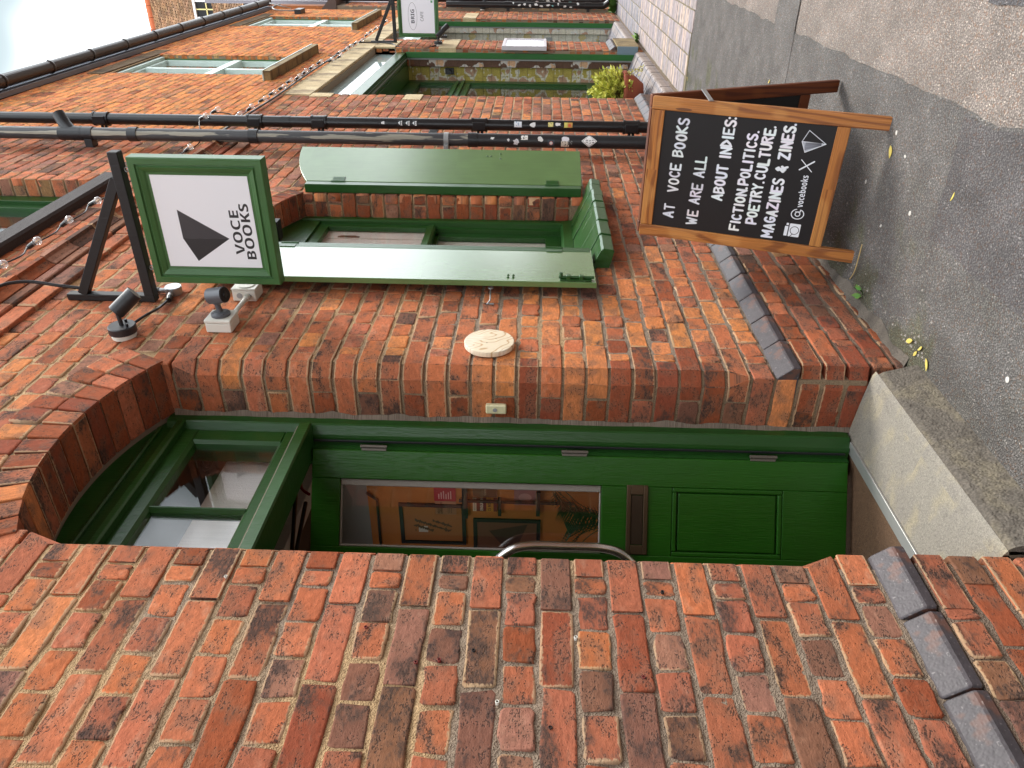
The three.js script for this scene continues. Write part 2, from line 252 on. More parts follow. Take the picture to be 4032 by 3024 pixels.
{
  let g = new G(); mortarGrid(g, -3, 0.3, 0.36, 6.58, 0.06, -0.010, shopHole); mesh('mortar', g.build(), M.mortar, shop);
  g = new G(); mortarGrid(g, 0.3, 3.9, 0.36, 3.72, 0.0125, -0.006, shopHole); mesh('mortar', g.build(), M.mortar, shop);
  g = new G(); mortarGrid(g, 3.9, 6.33, 0.36, 3.72, 0.03, -0.008, shopHole); mesh('mortar', g.build(), M.mortar, shop);
  g = new G(); mortarGrid(g, 0.3, 6.33, 3.72, 6.58, 0.03, -0.008, shopHole); mesh('mortar', g.build(), M.mortar, shop);
  // mortar behind the jamb bricks and in the plinth
  const jm = (pts, y0, y1) => { const q = poly(pts, y1 - y0); q.rotateX(-Math.PI / 2); q.translate(0, y0, 0); return boxUV(q); };
  const sand = std({ color: srgb(168, 146, 120), map: M.mortar.map, bumpMap: M.mortar.bumpMap, bumpScale: 0.005, roughness: 0.97 });
  M.mortarPlain = sand;
  const jR = [[2.80, 0.009], [2.640, 0.009], [2.591, 0.058], [2.591, 0.25], [2.80, 0.25]], jL = [[1.40, 0.009], [1.40, 0.25], [1.606, 0.25], [1.606, 0.058], [1.557, 0.009]];
  const wR = [[4.90, 0.012], [4.799, 0.012], [4.799, 0.17], [4.90, 0.17]], wL = [[3.70, 0.012], [3.70, 0.17], [3.791, 0.17], [3.791, 0.012]];
  for (const q of [jm(jR, 0.58, 2.93), jm(jL, 0.58, 2.93), jm([[2.80, 0.009], [2.592, 0.009], [2.592, 0.25], [2.80, 0.25]], 0.15, 0.6), jm([[1.40, 0.009], [1.40, 0.25], [1.605, 0.25], [1.605, 0.009]], 0.05, 0.6), jm(wR, 1.12, 2.98), jm(wL, 1.12, 2.98)]) mesh('mortar', q, sand, shop);
  for (const [x0, x1] of [[-3, 1.55], [2.65, 6.33]]) mesh('mortar', boxUV(new THREE.BoxGeometry(x1 - x0, 0.66, 0.14).translate((x0 + x1) / 2, 0.08, -0.032)), std({ color: srgb(150, 132, 116), map: sand.map, bumpMap: sand.bumpMap, bumpScale: 0.006, roughness: 0.98 }), shop);
}
const bricks = [];
let bseed = 11;
function clsAt(x, y) {
  const r = rng(bseed * 5 + 3), p = vn(x * 0.9 + 7, y * 1.3, 71);
  if (y < 0.5) return pick(r, [0.7, 0, 0.2, 2.6, 2.4, 0.5, 0.02, 3]);
  if (x < 1.7) { const d = sst(0.6, 0.9, y) * (1 - sst(1.75, 2.15, y)); return pick(r, [3 - d * 2.2, 0.2, 2.2 - d * 1.8, 0.7 + d * 3.6, 0.06 + d * 2.4, 0.2 + d * 0.9, 0.05, 0.3 + d * 0.8]); }
  if (x < 3.8 && y < 2.45) return pick(r, y < 1.65 ? [3, 3, 0.5, 0.5, 0.02, 0.05, 0.05, 0.2] : [2.6, 1, 1.6, 1.2, 0.08, 0.2, 0.06, 0.3]);
  if (x > 5.2) return pick(r, [1.4, 0.2, 0.8, 2.6, 1.2, 0.5, 0.05, 1]);
  if (y > 2.4) return pick(r, [1.8, 0.4, 3, 0.9, 0.08, 0.5, 0.08, 0.5]);
  return pick(r, [2.6, 1.2, 1, 0.9, 0.15, 0.25, 0.08, 0.6]);
}
function face(x0, x1, y0, y1, extra = {}) { bseed++; const o = V((x0 + x1) / 2, (y0 + y1) / 2, extra.z ?? 0); bricks.push({ o, U: X, Vv: Y, N: Z, w: x1 - x0, h: y1 - y0, seed: bseed * 13, cls: extra.cls ?? clsAt(o.x, o.y), rough: o.y < 1.7 ? 1.3 : 1, ...extra }); }
const GAP = 0.0075, BED = 0.0122;
// fill one course between a and b; fromRight lays closers at the right-hand end
function course(r, a, b, y0, y1, stretch, fromRight, quoin, extra) {
  if (b - a < 0.03) return; const seq = [], rr = rng(r * 31 + Math.round(a * 100));
  let x = 0; const W = b - a; const push = w => { if (x + w > W - 0.03) w = W - x; if (w > 0.012) seq.push([x, x + w]); x += w + GAP; };
  if (quoin) { if (!stretch) push(0.055); } else if (!stretch) { push(0.108); push(0.055); }
  while (x < W - 0.012) push((stretch ? 0.227 : 0.107) + (rr() - 0.5) * 0.010);
  for (const [p, q] of seq) { const j = (rr() - 0.5) * 0.004; if (fromRight) face(b - q, b - p, y0 + j, y1 + j, extra); else face(a + p, a + q, y0 + j, y1 + j, extra); }
}
const rings = 0.244;
function chord(a, y, R) { const d = R * R - (y - a.y) ** 2, t = Math.asin((a === doorArch ? 0.500 : 0.510) / a.R); return d > 0 ? Math.min(Math.sqrt(d), (y - a.y) * Math.tan(t)) : 0; }
for (let r = 0; r < 66; r++) {
  const y0 = rowY(r) + BED / 2, y1 = rowY(r + 1) - BED / 2, ym = (y0 + y1) / 2, st = r % 2 === 1;
  if (r > 34 && r < 37.5) continue; // string course
  const cuts = []; // blocked spans
  if (y1 < 2.95) cuts.push([st ? FL - 0.182 : FL - 0.061, st ? FR + 0.182 : FR + 0.061, true]); 
  else { const c = chord(doorArch, y0 * 0.25 + y1 * 0.75, doorArch.R + rings); if (c > 0) { const t = y1 > 2.93 && y0 < 3.0 ? 0.035 : 0; cuts.push([doorArch.x - c - 0.006 - t, doorArch.x + c + 0.006 + t, false]); } }
  if (y1 > 1.07 && y0 < 2.98) cuts.push([3.80 - (y0 < 1.13 ? 0.14 : 0), 4.79 + (y0 < 1.13 ? 0.1 : 0), false]);
  else { const c = chord(winArch, y0 * 0.25 + y1 * 0.75, winArch.R + rings); if (y0 > 2.9 && c > 0) cuts.push([winArch.x - c - 0.006, winArch.x + c + 0.006, false]); }
  if (y1 > 4.3 && y0 < 6.1) cuts.push([3.5, 5.0, false]);
  if (y1 > 0.7 && y0 < 2.6) cuts.push([-2.6, -0.7, false]);
  cuts.sort((p, q) => p[0] - q[0]);
  let x = -3, q = false; for (const [a, b, quo] of [...cuts, [6.32, 9, false]]) { if (a > x) { if (q) course(r, x + GAP, a - (quo ? GAP : 0), y0, y1, st, false, true); else course(r, x, a - (quo ? GAP : 0), y0, y1, st, true, quo); } x = Math.max(x, b); q = quo; }
}
// chamfered bricks of the door jambs, with their stops
function quoin(r, right) {
  bseed++; const y0 = rowY(r) + BED / 2, st = r % 2 === 1, L = st ? 0.182 : 0.061, D = st ? 0.112 : 0.232;
  const prof = c => { const fx = 0.05 * c; const p = [[0.05 - fx, 0], [0.05 - fx + 0.004, 0.003], [0.05 - 0.003, fx - 0.004 < 0 ? 0.004 : fx - 0.004], [0.05, Math.max(fx, 0.007)], [0.05, D], [-L + 0.06, D], [-L, Math.min(0.1, D)], [-L, 0]]; return p.map(([a, z]) => right ? [FR - a, -z] : [FL + a, -z]); };
  const stop = r === 1 ? [0.15, 1] : r < 1 ? [0, 0] : r >= 26 ? [0, 0] : r === 25 ? [1, 0.15] : [1, 1];
  bricks.push({ o: V(0, y0, 0), A: X, B: Z, C: Y, p0: prof(stop[0]), p1: prof(stop[1]), len: CP - BED, seed: bseed * 13, cls: (() => { const q = rng(bseed * 7); return right ? (y0 < 0.9 ? pick(q, [1, 0.6, 0, 1.6, 0.5, 0, 0.05, 2]) : y0 < 1.7 ? pick(q, [2, 3, 0, 0.7, 0.1, 0, 0.1, 0.7]) : pick(q, [2, 1, 0.5, 1.4, 0.1, 0.1, 0.03, 0.6])) : clsAt(1.5, y0); })(), at: V(right ? FR : FL, y0, 0), N: V(-0.7, 0, 0.7).multiplyScalar(right ? 1 : 0.3), w: 0.22, h: CP });
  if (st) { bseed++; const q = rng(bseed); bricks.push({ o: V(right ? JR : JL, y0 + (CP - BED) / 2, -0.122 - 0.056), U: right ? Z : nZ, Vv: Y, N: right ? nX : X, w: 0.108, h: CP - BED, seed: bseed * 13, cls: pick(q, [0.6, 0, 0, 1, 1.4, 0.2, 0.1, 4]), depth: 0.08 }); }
}
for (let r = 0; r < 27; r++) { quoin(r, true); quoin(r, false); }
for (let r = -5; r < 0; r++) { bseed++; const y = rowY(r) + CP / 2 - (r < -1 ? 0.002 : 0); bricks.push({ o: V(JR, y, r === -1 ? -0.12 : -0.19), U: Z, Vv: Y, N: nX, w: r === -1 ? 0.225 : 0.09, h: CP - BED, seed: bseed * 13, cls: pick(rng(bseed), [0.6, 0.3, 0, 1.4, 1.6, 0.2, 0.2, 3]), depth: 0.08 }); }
{ // crumbling mortar fillet between jamb and door frame
  const g = new G(), r = rng(91); let pr = null; for (let y = 0.16; y < 2.93; y += 0.008) { const a = 0.006 + 0.026 * fbm(y * 11, 3, 4, 92), b = 0.004 + 0.010 * fbm(y * 12, 7, 3, 93), c = [0.27, 0.22, 0.18].map(v => v * (0.85 + 0.3 * vn(y * 9, 9, 94))); const cur = [V(JR - 0.0015, y, -0.236 + a), V(JR - b, y, -0.236 + a * 0.3), V(JR - b - 0.004, y, -0.2365)].map(p => g.v(p, V(-0.8, 0, 0.6), y, 0, c)); if (pr) for (let k = 0; k < 2; k++) g.quad(pr[k], cur[k], cur[k + 1], pr[k + 1]); pr = cur; }
  mesh('mortar_fillet', g.build(), M.mortar, shop); }
// plinth: sloping blue bricks on top, dark red courses below
const blue = [], bluePts = [[-0.1, 0.414], [0.040, 0.414], [0.045, 0.419], [0.045, 0.443], [0.041, 0.450], [0.002, 0.498], [-0.006, 0.502], [-0.1, 0.502]];
{ const r = rng(5); for (const [x0, x1] of [[-3, 1.613], [2.590, 6.32]]) { let x = x1 < 2 ? x1 : x0; while (x1 < 2 ? x > x0 : x < x1) { bseed++; const L = Math.min(0.226, x1 < 2 ? x - x0 : x1 - x) + (r() - 0.5) * 0.004; const a = x1 < 2 ? x - L : x; blue.push({ o: V(a, (r() - 0.5) * 0.004, (r() - 0.5) * 0.004), A: Z, B: Y, C: X, p0: bluePts, len: L, seed: bseed * 13, plain: true, cls: 0, at: V(a + L / 2, 0.47, 0.02), N: V(0, 0.6, 0.8), w: L, h: 0.09, bevel: 0.006 }); x += (x1 < 2 ? -1 : 1) * (L + 0.008); } } }
for (let r = -6; r < -1; r++) { const y0 = rowY(r) + BED / 2, y1 = rowY(r + 1) - BED / 2 - 0.004, st = r % 2 !== 0; for (const [a, b, right] of [[-3, 1.613 - (st ? 0.112 : 0.2), true], [2.584 + (st ? 0.112 : 0.2), 6.32, false]]) course(r + 50, a, b, y0, y1, st, right, true, { z: 0.045 });
  for (const right of [true, false]) { bseed++; const D = st ? 0.25 : 0.25, L = st ? 0.105 : 0.193, p = [[0, 0.042], [0.006, 0.022], [0.030, -0.040], [0.034, -0.05], [0.034, -D + 0.02], [-L + 0.04, -D + 0.02], [-L, 0.0], [-L, 0.045], [-0.012, 0.045]]; bricks.push({ o: V(right ? 2.618 : 1.579, y0, 0), A: right ? nX : X, B: Z, C: Y, p0: p, len: y1 - y0, seed: bseed * 13, cls: pick(rng(bseed), [0.6, 0, 0, 1.6, 2, 0.3, 0, 2]), at: V(right ? 2.6 : 1.58, y0, 0.02), N: V(-0.7, 0, 0.7), w: 0.22, h: CP }); } }
// brick arches: two rings over the door and over the window
function archBricks(a, half, depth, n) {
  const a0 = Math.asin(half / a.R);
  for (let i = 0; i < n; i++) { const t = Math.PI / 2 + a0 - (i + 0.5) * 2 * a0 / n, rd = V(Math.cos(t), Math.sin(t), 0), tg = V(-Math.sin(t), Math.cos(t), 0), wd = 2 * a0 * a.R / n - 0.006, o = V(a.x, a.y, 0); bseed++;
    const q = rng(bseed), p = [[a.R, 0.0], [a.R + 0.003, 0.007], [a.R + 0.114, 0.007], [a.R + 0.116, 0.003], [a.R + 0.116, -0.06], [a.R + 0.10, -depth], [a.R, -depth], [a.R, -0.003]];
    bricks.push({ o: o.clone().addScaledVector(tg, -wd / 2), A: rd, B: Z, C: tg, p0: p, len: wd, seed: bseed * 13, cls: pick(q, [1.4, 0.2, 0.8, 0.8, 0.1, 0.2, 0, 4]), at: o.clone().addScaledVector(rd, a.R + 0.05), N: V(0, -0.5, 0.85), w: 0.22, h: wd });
    const t2 = t + (q() - 0.5) * 0.006; const rd2 = V(Math.cos(t2), Math.sin(t2), 0), tg2 = V(-Math.sin(t2), Math.cos(t2), 0); bseed++; const w2 = 2 * a0 * (a.R + 0.18) / n - 0.009;
    bricks.push({ o: o.clone().addScaledVector(rd2, a.R + 0.183).setZ(0.007), U: tg2, Vv: rd2, N: Z, w: w2, h: 0.113, seed: bseed * 13, cls: pick(q, [1.4, 0.3, 2.2, 0.6, 0.1, 1, 0, 1]) }); }
}
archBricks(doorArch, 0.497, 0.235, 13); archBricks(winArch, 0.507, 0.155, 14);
{ // mortar between the arch bricks
  const ring = (a, half, z0) => { const s = new THREE.Shape(), t = Math.asin(half / a.R); s.absarc(0, 0, a.R + rings - 0.004, Math.PI / 2 - t, Math.PI / 2 + t, false); s.absarc(0, 0, a.R + 0.007, Math.PI / 2 + t, Math.PI / 2 - t, true); const g = new THREE.ExtrudeGeometry(s, { depth: -z0 - 0.005, bevelEnabled: false, curveSegments: 40 }); g.translate(a.x, a.y, z0); return boxUV(g); };
  mesh('mortar', ring(doorArch, 0.5, -0.236), M.mortarPlain, shop); mesh('mortar', ring(winArch, 0.51, -0.16), M.mortarPlain, shop);
}
// window jamb returns, upper window return
for (let r = 6; r < 27; r++) { const y = rowY(r) + CP / 2, st = r % 2 === 1, q = rng(r * 9 + 4); if (y < 1.24) continue;
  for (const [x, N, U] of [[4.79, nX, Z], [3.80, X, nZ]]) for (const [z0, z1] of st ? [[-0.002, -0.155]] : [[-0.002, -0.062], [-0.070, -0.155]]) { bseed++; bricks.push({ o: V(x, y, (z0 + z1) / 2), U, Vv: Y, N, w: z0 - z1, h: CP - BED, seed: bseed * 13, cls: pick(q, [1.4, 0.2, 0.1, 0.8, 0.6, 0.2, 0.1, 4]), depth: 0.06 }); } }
for (let r = 41; r < 61; r++) { bseed++; const y = rowY(r) + CP / 2; bricks.push({ o: V(5.0, y, -0.062), U: Z, Vv: Y, N: nX, w: 0.118, h: CP - BED, seed: bseed * 13, cls: pick(rng(bseed), [1, 0, 1.5, 0.4, 0.2, 0.4, 2.4, 0.6]), depth: 0.08 }); }
// string course of moulded bricks
{ const r = rng(21); const band = (y0, pts, cl) => { for (let x = -3; x < 5.98; x += 0.232) { bseed++; const L = Math.min(0.224, 5.98 - x); if (L < 0.05) continue; bricks.push({ o: V(x, y0, (r() - 0.5) * 0.005), A: Z, B: Y, C: X, p0: pts, len: L, seed: bseed * 13, cls: pick(r, cl), at: V(x + 0.1, y0 + 0.04, 0.03), w: 0.2, h: 0.09 }); } };
  band(3.855, [[-0.1, 0], [0.03, 0], [0.036, 0.02], [0.05, 0.042], [0.068, 0.050], [0.068, 0.078], [0.04, 0.086], [-0.1, 0.088]], [0.3, 0, 0.3, 1, 2.5, 1, 0, 0.5]);
  band(3.795, [[-0.1, 0], [0.028, 0], [0.032, 0.006], [0.032, 0.048], [0.026, 0.052], [-0.1, 0.052]], [0.5, 0, 0.5, 1, 2, 1, 0, 1]);
  band(3.700, [[-0.1, 0], [0.018, 0], [0.022, 0.004], [0.022, 0.082], [0.018, 0.086], [-0.1, 0.086]], [1.5, 0.2, 2, 0.6, 0.3, 1, 0, 0.6]);
}
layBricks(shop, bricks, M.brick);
for (const [x, y, c] of [[1.455, 2.27, 0], [1.30, 1.86, 1], [1.20, 1.72, 1], [1.21, 1.665, 1], [1.10, 1.52, 0], [1.24, 1.585, 2], [1.04, 1.40, 2], [1.29, 1.335, 0], [1.18, 1.18, 1], [1.45, 1.10, 2]]) mesh('wall_plug', [cyl(V(x, y, -0.004), V(x, y, 0.005), 0.0042, 0.0042, 10, true), new THREE.TorusGeometry(0.0038, 0.0012, 5, 12).translate(x, y, 0.005)], [M.whitePlastic, std({ color: srgb(120, 40, 34), roughness: 0.7 }), M.matBlack][c], shop);
mesh('air_brick', [bx(6.36, 6.58, 2.30, 2.37, -0.005, 0.008), ...[0, 1, 2, 3, 4, 5, 6].map(i => bx(6.372 + i * 0.029, 6.388 + i * 0.029, 2.31, 2.36, 0.006, 0.012, 0.002))], M.matBlack, shop);
{ const N = 256, h = (i, j) => 0.6 * fbm(i / 14, j / 14, 4, 80) + 0.4 * vn(i / 2, j / 2, 83);
  M.blueBrick = phy({ map: tex(N, N, (i, j, o) => { const n = fbm(i / 26, j / 26, 3, 85), q = 0.8 + 0.4 * h(i, j); o[0] = 62 * q; o[1] = 56 * q; o[2] = 59 * q; if (n > 0.56) mixc(o, [104, 66, 52], sst(0.56, 0.68, n) * 0.7); if (vn(i / 2.5, j / 2.5, 89) > 0.93) mixc(o, [170, 165, 160], 0.5); }), bumpMap: grey(N, N, h), bumpScale: 0.0009, roughness: 0.5, vertexColors: true });
  layBricks(shop, blue, M.blueBrick, 60, 'plinth_brick'); }

// ---------------------------------------------------------------- door, transom light, door case
function postX(pts, y0, y1) { const q = poly(pts.map(([x, z]) => [x, -z]), y1 - y0); q.rotateX(-Math.PI / 2); q.translate(0, y0, 0); return boxUV(q); }
function railX(pts, x0, x1) { const q = poly(pts.map(([z, y]) => [-z, y]), x1 - x0); q.rotateY(Math.PI / 2); q.translate(x0, 0, 0); return boxUV(q); } // shape (-z,y) extruded to x
{
  const archY = (x, m = 0) => doorArch.y + Math.sqrt((doorArch.R - m) ** 2 - (x - doorArch.x) ** 2);
  const pR = [[2.584, -0.236], [2.536, -0.236], [2.529, -0.240], [2.509, -0.272], [2.505, -0.285], [2.505, -0.318], [2.484, -0.322], [2.478, -0.40], [2.594, -0.40], [2.594, -0.236]];
  const mirror = pR.map(([x, z]) => [2 * cX - x, z]);
  const frame = mesh('door_frame', [postX(pR, 0.185, 2.945), postX(mirror, 0.185, 2.945)], M.green, shop);
  mesh('weather_seal', [bx(2.4985, 2.506, 0.2, 2.34, -0.302, -0.292, 0.002)], M.darkPlastic, frame);
  mesh('weather_seal', [bx(2.476, 2.4835, 0.22, 2.335, -0.352, -0.344, 0.001)], M.zinc, frame);
  // transom: a proud bar, sash rails, a glazing bar, two panes, arched head board
  const tr = mesh('transom_window', [
    railX([[-0.222, 2.343], [-0.216, 2.349], [-0.222, 2.392], [-0.232, 2.398], [-0.36, 2.398], [-0.36, 2.343]], 1.70, 2.512),
    railX([[-0.262, 2.399], [-0.262, 2.447], [-0.274, 2.460], [-0.31, 2.460], [-0.31, 2.399]], 1.70, 2.506),
    railX([[-0.262, 2.866], [-0.262, 2.812], [-0.274, 2.799], [-0.31, 2.799], [-0.31, 2.866]], 1.70, 2.506),
    postX([[2.505, -0.263], [2.440, -0.263], [2.428, -0.276], [2.428, -0.31], [2.505, -0.31]], 2.455, 2.805), postX([[1.69, -0.263], [1.757, -0.263], [1.769, -0.276], [1.769, -0.31], [1.69, -0.31]], 2.455, 2.805),
    postX([[2.047, -0.281], [2.036, -0.264], [2.030, -0.264], [2.019, -0.281], [2.019, -0.31], [2.047, -0.31]], 2.458, 2.802)], M.green, shop);
  const pb = (x0, x1) => mesh('pane', bx(x0, x1, 2.452, 2.806, -0.293, -0.289, 0.0005), M.glass, tr);
  pb(2.04, 2.436); pb(1.761, 2.026);
  const s = new THREE.Shape(); s.moveTo(1.62, 2.867); s.lineTo(2.577, 2.867); for (let i = 0; i <= 24; i++) { const x = 2.577 - i / 24 * 0.957; s.lineTo(x, archY(x, -0.008)); } s.lineTo(1.62, 2.867);
  const hb = new THREE.ExtrudeGeometry(s, { depth: 0.05, bevelEnabled: false }); hb.translate(0, 0, -0.312);
  mesh('arched_head', [boxUV(hb), railX([[-0.236, 2.868], [-0.230, 2.876], [-0.236, 2.902], [-0.262, 2.912], [-0.28, 2.912], [-0.28, 2.868]], 1.66, 2.536), railX([[-0.25, 2.955], [-0.246, 2.962], [-0.250, 2.972], [-0.28, 2.976], [-0.28, 2.955]], 1.66, 2.50)], M.green, tr);
  mesh('putty_line', [bx(1.77, 2.428, 2.458, 2.4625, -0.285, -0.276, 0.001)], std({ color: srgb(150, 138, 124), roughness: 0.9 }), tr);
  mesh('frame_bead', [bx(1.70, 2.508, 2.3965, 2.4015, -0.262, -0.232, 0.001)], std({ color: srgb(132, 122, 108), roughness: 0.9 }), tr);

  M.hinge = std({ color: srgb(112, 106, 98), roughness: 0.5, metalness: 0.6 });
  // the door leaf, standing open into the shop: u runs from the hinges, n towards the street
  const H = V(2.43, 0, -0.36), D = V(-0.5201, 0, -0.8541), Nn = V(-0.8541, 0, 0.5201);
  const mat4 = new THREE.Matrix4().makeBasis(D, Y, Nn.clone()).setPosition(H); // left-handed flip avoided below
  const place = g => { g.applyMatrix4(mat4); return g; };
  // D x Y = ? keep the basis right-handed by mirroring u where needed
  const rh = new THREE.Vector3().crossVectors(D, Y).dot(Nn) > 0;
  const put = (g) => { if (rh) return place(g); g.scale(-1, 1, 1); const m = new THREE.Matrix4().makeBasis(D.clone().negate(), Y, Nn).setPosition(H); g.applyMatrix4(m); const p = g.attributes.position, nn = g.attributes.normal; if (g.index) { const a = g.index.array; for (let i = 0; i < a.length; i += 3) { const t = a[i]; a[i] = a[i + 1]; a[i + 1] = t; } } else { for (const k of Object.keys(g.attributes)) { const at = g.attributes[k], s = at.itemSize, ar = at.array; for (let i = 0; i < at.count; i += 3) for (let c = 0; c < s; c++) { const t = ar[i * s + c]; ar[i * s + c] = ar[(i + 1) * s + c]; ar[(i + 1) * s + c] = t; } } } return g; };
  const B = (u0, u1, y0, y1, n0, n1, r = 0.004) => put(bx(u0, u1, y0, y1, n0, n1, r));
  const leaf = mesh('door', [B(-0.060, 0.058, 0.197, 2.338, -0.046, 0, 0.005), B(0.331, 0.455, 0.197, 2.338, -0.046, 0, 0.005), B(0.057, 0.332, 2.222, 2.338, -0.045, -0.0012), B(0.057, 0.332, 0.888, 1.170, -0.045, -0.0012), B(0.057, 0.332, 0.197, 0.452, -0.045, -0.0012)], M.greenDoor, shop);
  mesh('door_panel', [B(0.05, 0.34, 0.44, 0.895, -0.036, -0.017, 0.002), B(0.078, 0.311, 0.475, 0.865, -0.03, -0.005, 0.007)], M.greenDoor, leaf);
  mesh('panel_moulding', [B(0.057, 0.076, 0.452, 0.888, -0.03, -0.0005, 0.006), B(0.313, 0.332, 0.452, 0.888, -0.03, -0.0005, 0.006), B(0.075, 0.314, 0.452, 0.471, -0.03, -0.0008, 0.006), B(0.075, 0.314, 0.869, 0.888, -0.03, -0.0008, 0.006)], M.greenDoor, leaf);
  mesh('pane', B(0.056, 0.333, 1.168, 2.224, -0.030, -0.026, 0.0005), M.glass, leaf);
  const putty = std({ color: srgb(148, 142, 134), roughness: 0.85, bumpMap: M.mortar.bumpMap, bumpScale: 0.002 });
  mesh('glazing_bead', [B(0.0585, 0.086, 1.170, 2.222, -0.0255, -0.012, 0.005), B(0.324, 0.331, 1.170, 2.222, -0.0255, -0.008, 0.003), B(0.086, 0.324, 1.1705, 1.177, -0.0255, -0.010, 0.003), B(0.086, 0.324, 2.215, 2.2215, -0.0255, -0.010, 0.003)], putty, leaf);
  const lp = mesh('letter_plate', [B(0.050, 0.327, 0.985, 1.003, -0.001, 0.007, 0.003), B(0.050, 0.327, 1.052, 1.070, -0.001, 0.007, 0.003), B(0.050, 0.089, 1.002, 1.053, -0.001, 0.0065, 0.003), B(0.290, 0.327, 1.002, 1.053, -0.001, 0.0065, 0.003)], M.bronze, leaf);
  mesh('letter_flap', B(0.091, 0.288, 1.004, 1.051, -0.001, 0.003, 0.002), std({ color: srgb(70, 58, 46), roughness: 0.5, metalness: 0.7 }), leaf);
  for (const y of [2.088, 1.281, 0.534]) mesh('hinge', [put(cyl(V(-0.075, y - 0.053, 0.006), V(-0.075, y + 0.053, 0.006), 0.0072, 0.0072, 12)), ...[-0.033, -0.012, 0.012, 0.033].map(d => put(cyl(V(-0.075, y + d - 0.001, 0.006), V(-0.075, y + d + 0.001, 0.006), 0.0082, 0.0082, 12))), B(-0.073, -0.058, y - 0.05, y + 0.05, 0, 0.003, 0.001)], M.hinge, leaf);
  const hp = []; for (const [y, n, u] of [[1.615, -0.004, 0.392], [1.608, 0.02, 0.385], [1.575, 0.042, 0.355], [1.52, 0.05, 0.312], [1.46, 0.052, 0.296], [1.31, 0.052, 0.293], [1.16, 0.052, 0.296], [1.10, 0.05, 0.312], [1.045, 0.042, 0.355], [1.012, 0.02, 0.385], [1.005, -0.004, 0.392]]) hp.push(V(u, y, n));
  mesh('pull_handle', put(new THREE.TubeGeometry(new THREE.CatmullRomCurve3(hp), 60, 0.0195, 16)), M.steel, leaf);
  mesh('door_sill_strip', [bx(1.66, 2.52, 0.176, 0.186, -0.272, -0.246, 0.003), bx(1.66, 2.52, 0.17, 0.182, -0.30, -0.273, 0.003)], std({ color: srgb(176, 176, 172), roughness: 0.45, metalness: 0.6 }), shop);
}
